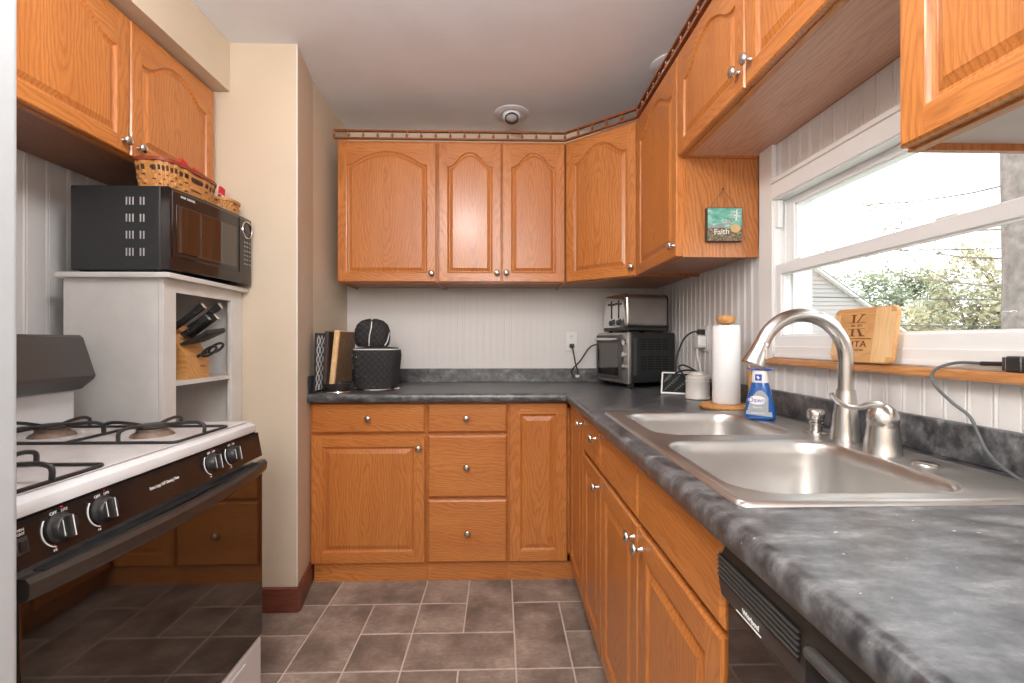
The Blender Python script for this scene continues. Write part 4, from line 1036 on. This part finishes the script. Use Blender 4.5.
b = MB(); b.tube(smoothpath([(.437, 2.775, 1.135), (.442, 2.76, 1.10), (.455, 2.755, 1.03), (.470, 2.755, .98), (.462, 2.755, .955), (.440, 2.755, .962), (.430, 2.757, .985), (.445, 2.76, 1.01), (.485, 2.765, 1.05), (.525, 2.765, 1.11), (.555, 2.76, 1.14), (.60, 2.755, 1.15)], 7), .0042, 8); b.build('wire', cord_black, cd)
b = MB(); b.box(.452, .476, 2.745, 2.757, .950, .966, .003); b.build('cord_tag', wfab, cd)
o2 = thing('wall_outlet', 'white wall outlet on the window wall behind the paper towels', 'outlet', (.955, 2.13, 1.17))
b = MB(); b.box(.957, .9635, 2.095, 2.168, 1.118, 1.240, .003); po = b.build('cover_plate', white_plastic, o2)
b = MB(); b.box(.9545, .9572, 2.110, 2.152, 1.135, 1.160, .001); b.box(.9545, .9572, 2.110, 2.152, 1.195, 1.220, .001); b.build('receptacle', white_plastic, po)
pw = thing('power_adapter', 'round white plug adapter in the outlet behind the paper towels', 'adapter', (.94, 2.13, 1.15))
b = MB(); b.loops([[(x, 2.131 + yy * s_, 1.165 + zz * s_) for yy, zz in rrect(-.028, .028, -.030, .030, .02, 4)] for x, s_ in ((.954, 1), (.925, 1), (.918, .85))], None, 2, True, True, True, True); b.build('body', white_plastic, pw)
b = MB(); b.tube(smoothpath([(.925, 2.131, 1.137), (.922, 2.125, 1.10), (.930, 2.11, 1.03), (.925, 2.10, .96), (.915, 2.09, .930)], 6), .003, 6); b.build('wire', white_plastic, pw)
cw = thing('power_cord', 'black cable looping from the window wall outlet to the photo frame', 'cord', (.9, 2.1, CT))  # mains cord feeding the photo frame
b = MB(); b.box(.927, .9542, 2.112, 2.150, 1.199, 1.222, .004); b.build('plug', cord_black, cw)
b = MB(); b.tube(smoothpath([(.935, 2.13, 1.210), (.905, 2.14, 1.210), (.870, 2.16, 1.175), (.845, 2.18, 1.09), (.835, 2.17, 1.03), (.80, 2.15, .985), (.825, 2.13, 1.02), (.865, 2.08, 1.035), (.905, 2.03, 1.015), (.930, 2.00, .975), (.915, 1.995, .945), (.885, 2.02, .965), (.850, 2.10, 1.01), (.835, 2.13, 1.045), (.860, 2.13, 1.055), (.895, 2.08, 1.03), (.925, 2.05, .99), (.935, 2.04, .94)], 6), .0042, 7); b.build('wire', cord_black, cw)

# display frame
df = thing('photo_frame', 'white framed digital picture with dark fern image leaning beside the jar', 'frame', (.8, 2.08, CT))
xd = Vector((.80, -.42, 0)).normalized(); ud = Vector((.25, .28, .86)).normalized(); ud = (ud - xd * ud.dot(xd)).normalized()
Mf = frame((.748, 2.128, CT + .004), xd, ud)
b = MB(); b.box(0, .160, 0, .108, -.014, 0, .004, Mf); fo = b.build('body', white_plastic, df)
scr = mat('dark_picture', (.012, .014, .013), .6, spec=.15); fern = mat('fern_print', (.15, .16, .14), .6)
b = MB(); b.box(.008, .152, .008, .100, -.001, .0008, 0, Mf); so = b.build('screen', scr, fo)
b = MB()
for (sx_, sy_, ex_, ey_) in ((.015, .015, .085, .095), (.060, .012, .140, .092), (.105, .012, .148, .060), (.012, .055, .045, .096)):
    a_ = Vector((sx_, sy_)); d_ = Vector((ex_, ey_)) - a_; L3 = d_.length; d_.normalize(); nn = Vector((-d_.y, d_.x))
    q_ = [a_ - nn * .0006, a_ + d_ * L3 - nn * .0004, a_ + d_ * L3 + nn * .0004, a_ + nn * .0006]; b.prism([tuple(v) for v in q_], .0008, .0011, Mf)
    for k_ in range(1, 9):
        c_ = a_ + d_ * (L3 * k_ / 9); wl_ = .013 * math.sin(PI * (k_ + .6) / 10)
        for sg in (1, -1):
            e_ = c_ + nn * sg * wl_ + d_ * wl_ * .6
            e_.x = max(.009, min(.151, e_.x)); e_.y = max(.009, min(.099, e_.y)); b.prism([tuple(c_ - d_ * .0012), tuple(e_), tuple(c_ + d_ * .0016)][::sg], .0008, .0011, Mf)
b.build('fern_image', fern, so)
b = MB(); b.box(.060, .100, .0, .004, -.060, -.010, .001, Mf @ Rx(-.35)); b.build('stand', white_plastic, df)
# jar
jr = thing('lidded_jar', 'small cream ceramic crock with lid beside the paper towels', 'jar', (.845, 1.945, CT))
b = MB(); b.lathe([(.046, .0005), (.050, .004), (.050, .012), (.0485, .015), (.0485, .072), (.050, .075), (.050, .080), (.047, .082), (.047, .086), (.050, .088), (.049, .092)], 32, T(.845, 1.945, CT)); b.build('body', ceramic, jr)
b = MB(); b.lathe([(.048, .0925), (.048, .098), (.040, .103), (.030, .105), (.029, .113), (.026, .116), (.001, .1165)], 32, T(.845, 1.945, CT)); b.build('lid', ceramic, jr)
# paper towel holder and roll
TX, TY = .832, 1.672
th = thing('paper_towel_holder', 'wooden paper towel stand with round base, knob and side post', 'paper towel holder', (TX, TY, CT))
b = MB(); b.lathe([(.088, .0005), (.092, .004), (.093, .010), (.088, .017), (.080, .019), (.001, .019)], 40, T(TX, TY, CT)); b.build('base', pine, th)
b = MB(); b.cyl((TX, TY, CT + .018), (TX, TY, CT + .318), .010, 14); b.build('spindle', pine, th)
b = MB(); b.lathe([(.012, .308), (.026, .314), (.031, .322), (.031, .332), (.026, .340), (.015, .343), (.001, .3435)], 28, T(TX, TY, CT)); b.build('top_knob', pine, th)
b = MB(); b.cyl((TX + .078, TY - .020, CT + .015), (TX + .078, TY - .020, CT + .150), .007, 12); b.ball((TX + .078, TY - .020, CT + .152), .008); b.build('side_post', pine, th)
b = MB(); b.lathe([(.019, .0205), (.046, .0200), (.0475, .022), (.0475, .302), (.046, .3045), (.019, .304), (.019, .0205)], 40, T(TX, TY, CT), caps=False); tag(b.build('paper_towel_roll', paper), 'white paper towel roll standing on the wooden holder', 'paper towels')
# dish spray bottle
sb = thing('dish_soap_bottle', 'blue dish spray bottle standing at the back of the far sink bowl', 'bottle', (.808, 1.400, ZR))
Mb = T(.803, 1.400, ZR + .001) @ Rz(math.radians(-33)) @ Matrix.Diagonal((.90, .90, .96, 1))
def bring(z, w_, d_, sh_=0.0): return [(x + sh_, y, z) for x, y in rrect(-w_, w_, -d_, d_, min(w_, d_) * .75, 4)]
b = MB(); b.loops([bring(0, .042, .024), bring(.004, .047, .028), bring(.015, .048, .029), bring(.05, .043, .027), bring(.08, .036, .024), bring(.105, .029, .021), bring(.118, .025, .019)], Mb, 2, True, True, True, True); bo = b.build('body', blue_liq, sb)
b = MB(); b.loops([bring(.117, .0255, .0195), bring(.125, .0265, .020), bring(.148, .0245, .018), bring(.156, .022, .016)], Mb, 2, True, True, True, True); cap_ = b.build('collar', white_plastic, sb)
b = MB(); b.loops([bring(.156, .026, .018), bring(.160, .040, .022), bring(.163, .038, .021)], Mb, 2, True, True, True, True); b.build('trigger_skirt', blue_dk, cap_)
b = MB(); b.loops([bring(.163, .014, .012), bring(.176, .014, .012), bring(.186, .022, .011, -.008), bring(.196, .020, .010, -.008)], Mb, 2, True, True, True, True); b.build('sprayer', white_plastic, cap_)
lbm = mat('silver_label', (.34, .37, .40), .35)
Ml = Mb @ frame((0, -.0292, 0), (1, 0, 0), (0, .045, 1))
b = MB(); arc = [(-.036, .030), (.026, .026)] + [(.026 - .062 * (i / 12) , .034 + .060 * math.sin(PI * (.18 + .82 * i / 12)) ** .8) for i in range(0, 13)]
b.prism(arc, -.003, .0012, Ml); lb_ = b.build('label', lbm, bo)
b = MB(); b.prism([(-.042, .016), (.038, .012), (.036, .026), (-.039, .029)], -.003, .0008, Ml); b.build('lower_label', lbm, bo)
b = MB(); b.lathe([(1, .0011), (1, .0015), (.01, .0016)], 24, Ml @ T(-.008, .062, 0) @ Matrix.Diagonal((.027, .014, 1, 1))); b.build('badge', print_white, lb_); text('Dawn', .022, Ml @ T(-.008, .062, .0020), blue_dk, lb_); text('Platinum', .0085, Ml @ T(-.006, .0395, .0016), print_white, lb_); text('POWERWASH', .0065, Ml @ T(-.004, .0205, .0012), print_white, lb_)
b = MB(); Mq = Mb @ frame((0, -.0205, 0), (1, 0, 0), (0, 0, 1)); b.box(-.014, .006, .124, .144, 0, .0012, 0, Mq); b.build('collar_badge', blue_dk, cap_)
b = MB(); b.prism([(-.010, .136), (-.005, .140), (-.002, .135), (.002, .134), (-.002, .131), (-.004, .127), (-.007, .131)], .0012, .0016, Mq); b.build('badge_mark', print_white, cap_)

# ------------------------------------------------------------------ window sill things
kbd = thing('engraved_cutting_board', 'bamboo cutting board engraved with a large K leaning on the window', 'cutting board', (.95, 1.19, 1.109))
o_ = Vector((.934, 1.262, 1.1105)); xa_ = Vector((0, -1, 0)); ua_ = Vector((.13, .0, 1)).normalized()
Mk = frame(o_, xa_, ua_)                               # z axis = x cross u -> towards the room
bw_, bh_ = .200, .143
b = MB(); b.prism(rrect(0, bw_, 0, bh_, .016, 5), 0, .013, Mk, 0, bev=.003); kb_ = b.build('board', bamboo, kbd)
b = MB(); b.box(.0006, .022, .016, bh_ - .016, .0129, .01335, 0, Mk, 1); b.build('end_strip', bamboo_light, kb_); b = MB(); b.box(.140, .184, .004, bh_ - .004, .0129, .01335, 0, Mk, 1); b.box(.184, bw_ - .0006, .016, bh_ - .016, .0129, .01335, 0, Mk, 1); b.build('end_strip', bamboo_light, kb_)
zf = .0132
def strokes(parts, mt, name):
    b = MB()
    for poly in parts: b.prism(poly, zf - .0002, zf + .0005, Mk)
    b.build(name, mt, kb_)
cx_ = .082; kz0, kz1 = .068, .125
def bar(x0, y0, x1, y1, w0, w1): 
    return [(x0 - w0 / 2, y0), (x0 + w0 / 2, y0), (x1 + w1 / 2, y1), (x1 - w1 / 2, y1)]
strokes([bar(cx_ - .012, .104, cx_ - .012, kz1, .007, .007), bar(cx_ - .012, kz0, cx_ - .012, .087, .007, .007),
         bar(cx_ - .012, kz1 - .002, cx_ - .012, kz1, .018, .018), bar(cx_ - .012, kz0, cx_ - .012, kz0 + .002, .018, .018),
         bar(cx_ + .001, .104, cx_ + .018, kz1, .004, .003), bar(cx_ + .018, kz1 - .002, cx_ + .018, kz1, .016, .016),
         bar(cx_ + .006, .087, cx_ + .019, kz0, .007, .009), bar(cx_ + .020, kz0, cx_ + .020, kz0 + .002, .018, .018),
         [(cx_ - .028, .103), (cx_ + .028, .103), (cx_ + .028, .1042), (cx_ - .028, .1042)], [(cx_ - .028, .0865), (cx_ + .028, .0865), (cx_ + .028, .0877), (cx_ - .028, .0877)],
         [(.036, .0605), (.134, .0605), (.134, .0625), (.036, .0625)]], carve, 'engraved_monogram')
text('KITA', .024, Mk @ T(.086, .047, zf), carve, kb_, ext=.0004, sx=1.35); text('EST.  2017', .0085, Mk @ T(cx_, .0955, zf), carve, kb_, ext=.0004); text('FAMILY KITCHEN', .0065, Mk @ T(.088, .032, zf), carve, kb_, ext=.0004)
pb = thing('power_brick', 'black power adapter with grey cord on the wooden window sill', 'adapter', (.955, .80, 1.109))
b = MB(); b.box(.935, .975, .745, .832, 1.1093, 1.139, .005); bo_ = b.build('body', black_plastic, pb)
b = MB(); b.box(.9342, .9355, .826, .8325, 1.112, 1.137, .0005); b.box(.9342, .9355, .800, .803, 1.112, 1.137, 0); b.build('metal_strip', chrome, bo_)
b = MB(); b.cyl((.948, .831, 1.124), (.946, .880, 1.123), .0042, 10); b.build('connector', cord_black, pb)
b = MB(); b.tube(smoothpath([(.946, .875, 1.123), (.940, .925, 1.122), (.918, .948, 1.106), (.905, .938, 1.080), (.900, .895, 1.046), (.903, .862, 1.022), (.908, .850, .99), (.908, .835, .962), (.900, .80, .940), (.885, .74, .925), (.86, .66, .9245), (.84, .55, .9245)], 7), .0030, 8); b.build('wire', cord_grey, pb)

# ------------------------------------------------------------------ small painting hung on cabinet side
pg = thing('hanging_painting', 'small seaside painting lettered Faith hanging from a nail on the oak cabinet side', 'picture', (.83, 1.686, 1.545))
Mp = frame((.760, 1.6865, 1.534), (1, 0, 0), (0, 0, 1)) @ Matrix.Diagonal((.95, .96, 1, 1))   # z axis -> towards camera (-Y)
PW, PH = .137, .129
b = MB(); b.box(0, PW, 0, PH, -.0005, .018, .001, Mp)
b.build('panel', mat('board_edge', (.05, .045, .035), .6), pg)
sea = mat('painted_sea', (.2, .5, .42), .6); t = NT(sea); at = t.n('ShaderNodeAttribute', attribute_name='gc'); n_ = t.noise(t.mapping(at.outputs['Vector'], (25, 70, 60)), 1, 5, .65)
t.l(t.ramp(n_, [(.35, (.06, .30, .24)), (.52, (.16, .46, .38)), (.62, (.45, .60, .50)), (.72, (.62, .60, .52))]), t.b.inputs['Base Color'])
sand = mat('painted_sand', (.3, .22, .12), .7); t = NT(sand); at = t.n('ShaderNodeAttribute', attribute_name='gc'); n_ = t.noise(at.outputs['Vector'], 110, 5, .7)
t.l(t.ramp(n_, [(.35, (.04, .05, .045)), (.5, (.16, .12, .07)), (.65, (.42, .33, .20))]), t.b.inputs['Base Color'])
b = MB(); b.box(.002, PW - .002, .052, PH - .002, .0178, .0186, 0, Mp); b.build('sea', sea, pg)
b = MB(); b.box(.002, PW - .002, .002, .052, .0178, .0186, 0, Mp); b.build('shore', sand, pg)
b = MB(); rp_ = random.Random(4)
for k_ in range(60):
    u_ = rp_.random(); x_ = .014 + .085 * u_ + rp_.gauss(0, .004); y_ = .050 + .030 * u_ ** 1.5 + rp_.gauss(0, .005); r_ = rp_.uniform(.0018, .0036)
    b.lathe([(r_, .0184), (r_ * .7, .0190), (.0002, .0192)], 7, Mp @ T(x_, y_, 0))
fo_ = b.build('pink_flowers', mat('painted_mauve', (.40, .22, .25), .7), pg); fo_['kind'] = 'stuff'
b = MB(); b.lathe([(.020, .0186), (.019, .0205), (.014, .0196), (.012, .0215), (.007, .0205), (.005, .0225), (.001, .0228)], 20, Mp @ T(.110, .050, 0) @ Matrix.Diagonal((1, .8, 1, 1))); b.build('shell', mat('painted_shell', (.62, .42, .20), .6), pg)
b = MB(); b.prism([(.110, .078), (.114, .078), (.1185, .122), (.1145, .123)], .0186, .0195, Mp); b.prism([(.103, .098), (.126, .094), (.127, .099), (.105, .102)], .0186, .0195, Mp); b.build('cross', print_white, pg)
text('Faith', .030, Mp @ T(.056, .036, .0190) @ Rz(.08), print_white, pg, sx=1.05)
b = MB(); NZ = (.844, 1.7115, 1.748)
b.tube([(.773, 1.6805, 1.657), (.8245, 1.6820, 1.7295)], .0011, 6); b.tube([(.8255, 1.6820, 1.7295), (.877, 1.6805, 1.657)], .0011, 6); b.build('string', mat('twine', (.16, .12, .08), .8), pg)
b = MB(); b.cyl((.825, 1.6888, 1.730), (.825, 1.679, 1.731), .0014, 8); b.cyl((.825, 1.679, 1.731), (.825, 1.678, 1.731), .003, 10); b.build('nail', iron, pg)

# ------------------------------------------------------------------ outdoors
GZ = -.9
g = MB(); g.box(2.0, 90, -30, 90, GZ - .2, GZ); struct(g.build('ground', lawn, origin=(10, 10, GZ - .2)))
# neighbour's gable wall
nh = thing('neighbour_house', 'neighbouring house gable with pale horizontal siding', 'house', (8, 12.0, GZ))
slope = (2.98 - 1.47) / (8.5 - 10.65)
def rz_(x): return 2.98 + (x - 8.45) * slope
s = MB(); zz = GZ; lap = .112
xr0 = 3.0; 
while zz < 6.0:
    # clip each lap to the sloping roof line
    xr = 8.45 + (zz + lap * .5 - 2.98) / slope; xr = min(xr, 14.0)
    if xr > 3.2: s.add([(3.0, 11.98, zz), (xr, 11.98, zz), (xr, 12.0, zz + lap), (3.0, 12.0, zz + lap), (3.0, 12.0, zz), (xr, 12.0, zz)], [(0, 1, 2, 3), (0, 1, 5, 4)])
    zz += lap
s.build('siding', siding, nh)
s = MB(); a, b2 = Vector((3.0, 11.9, rz_(3.0))), Vector((14.0, 11.9, rz_(14.0))); up = Vector((0, 0, .16))
for y0_, y1_, zz in ((11.86, 12.02, 0),): s.add([(a.x, y0_, a.z), (b2.x, y0_, b2.z), (b2.x, y0_, b2.z + .06), (a.x, y0_, a.z + .06), (a.x, y1_, a.z), (b2.x, y1_, b2.z), (b2.x, y1_, b2.z + .06), (a.x, y1_, a.z + .06)], [(0, 1, 2, 3), (7, 6, 5, 4), (0, 4, 5, 1), (3, 2, 6, 7), (1, 5, 6, 2), (0, 3, 7, 4)])
s.build('rake_board', trim_white, nh)
s = MB(); s.add([(3, 11.86, rz_(3) + .06), (14, 11.86, rz_(14) + .06), (14, 18, rz_(14) + .06), (3, 18, rz_(3) + .06), (3, 11.86, rz_(3) + .10), (14, 11.86, rz_(14) + .10), (14, 18, rz_(14) + .10), (3, 18, rz_(3) + .10)], [(0, 1, 2, 3), (4, 5, 6, 7), (0, 1, 5, 4), (1, 2, 6, 5), (2, 3, 7, 6), (3, 0, 4, 7)]); s.build('roof', plain('shingles', (.16, .15, .14), .9, .2, 8), nh)
# big trunk close to the window
rt = random.Random(11)
def branchy(mb, p, d, ln, r, depth, tips, spread=.6):
    P = [p]; q = p.copy(); dd = d.copy()
    for i in range(5):
        dd = (dd + Vector((rt.uniform(-1, 1), rt.uniform(-1, 1), rt.uniform(-.5, .8))) * .16).normalized(); q = q + dd * ln / 5; P.append(q.copy())
    mb.tube(P, [r * (1 - .6 * i / 5) for i in range(6)], 5)
    if depth == 0: tips.append((P[-1], P)); return
    for i in range(3 if depth > 1 else 4):
        t_ = P[rt.randint(2, 5)]
        nd = (dd + Vector((rt.uniform(-1, 1), rt.uniform(-1, 1), rt.uniform(-.4, .9))) * spread).normalized()
        branchy(mb, t_, nd, ln * rt.uniform(.55, .8), r * .45, depth - 1, tips, spread)
def leafquad(mb, c, s_):
    a = Vector((rt.uniform(-1, 1), rt.uniform(-1, 1), rt.uniform(-1, 1))).normalized(); b_ = a.orthogonal().normalized()
    mb.add([tuple(c + a * s_), tuple(c + b_ * s_ * .6), tuple(c - a * s_), tuple(c - b_ * s_ * .6)], [(0, 1, 2, 3)], off=(0, 0, 0))
t1 = thing('big_tree', 'large bare barked tree trunk close outside the window', 'tree', (6.75, 5.85, GZ))
m_ = MB(); P = [Vector((7.10 + .03 * math.sin(z), 5.85, z)) for z in [GZ + .6 * i for i in range(14)]]
m_.tube(P, [.40 - .004 * i + (.10 if i == 0 else 0) for i in range(14)], 20); m_.build('trunk', bark, t1)
m_ = MB(); tips = []
for (z, dx, dy, dz, ln) in ((2.7, -.3, .9, .05, .9), (3.3, -.4, .8, -.1, 1.1), (1.9, -.2, .9, .25, .9), (2.3, -.4, .8, .1, .8)):
    branchy(m_, Vector((6.9, 6.1, z)), Vector((dx, dy, dz)).normalized(), ln * 1.5, .014, 3, tips)
m_.build('branches', bark, t1)
m_ = MB()
for tp, P in tips:
    for k_ in range(9): leafquad(m_, tp + Vector((rt.gauss(0, .09), rt.gauss(0, .09), rt.gauss(0, .08))), .030)
lo_ = m_.build('leaves', leaf_y, t1); lo_['kind'] = 'stuff'
def tree(x, y, h, cr, lm, label, n_leaf, seed, dens=1.0):
    rt.seed(seed); o = thing('garden_tree', label, 'tree', (x, y, GZ), 'trees beyond the window')
    mb = MB(); tips = []
    for i in range(3): branchy(mb, Vector((x, y, GZ + (h * .16 if i else 0))), Vector((rt.uniform(-.4, .4), rt.uniform(-.4, .4), 1)).normalized(), h * .42, h * .018, 3, tips, .75)
    mb.build('trunk', bark, o)
    lf = MB(); blobs = [(Vector((x + rt.gauss(0, cr * .42), y + rt.gauss(0, cr * .42), GZ + h * .58 + rt.gauss(0, h * .17))), cr * rt.uniform(.16, .34)) for _ in range(26)]
    for i in range(n_leaf):
        if rt.random() < .5:
            c_, r_ = rt.choice(blobs); v = Vector((rt.gauss(0, 1), rt.gauss(0, 1), rt.gauss(0, .8))).normalized() * r_ * rt.random() ** .4; leafquad(lf, c_ + v, rt.uniform(.07, .13))
        else:
            tp, P = rt.choice(tips); leafquad(lf, tp + Vector((rt.gauss(0, .25), rt.gauss(0, .25), rt.gauss(0, .25))), rt.uniform(.06, .12))
    c_ = lf.build('crown', lm, o); c_['kind'] = 'stuff'
tree(17.0, 15.0, 5.4, 2.9, leaf_y, 'yellow green spring tree in the middle of the window view', 7000, 1)
tree(16.8, 20.5, 5.0, 2.1, leaf_g, 'green tree just past the sloping house roof line', 5000, 2)
tree(22.5, 16.5, 6.0, 2.6, leaf_y, 'yellow green tree next to the big trunk', 6500, 5)
tree(24.0, 26.0, 6.6, 3.6, leaf_g, 'farther green tree behind the yellow one', 6500, 7)
tree(19.5, 33.0, 7.6, 3.6, leaf_g, 'farther green tree behind the house roof line', 6500, 9)
tree(34.0, 26.0, 7.4, 3.6, leaf_y, 'farther yellow green tree behind the trunk', 6500, 12)
# overhead wires
for (z, dz, lab) in ((2.10, .10, 'overhead utility wire, highest'), (1.55, .12, 'overhead utility wire, middle'), (3.0, .5, 'overhead utility wire, steepest')):
    b = MB(); b.tube([(5.0 + 14 * i / 16, 9.2, z + dz * i / 16 - .12 * math.sin(PI * i / 16)) for i in range(17)], .012, 5); tag(b.build('utility_wire', cord_grey), lab, 'wire', 'overhead wires')
wh = thing('distant_house', 'small white house far beyond the trees', 'house', (30, 32, GZ))
b = MB(); b.box(26, 36, 30, 35, GZ, 1.3); b.build('wall', trim_white, wh)
b = MB(); b.prism([(25.6, 1.3), (36.4, 1.3), (31, 2.3)], 0, 5.4, frame((0, 35.2, 0), (1, 0, 0), (0, 0, 1))); b.build('roof', bpy.data.materials['shingles'], wh)
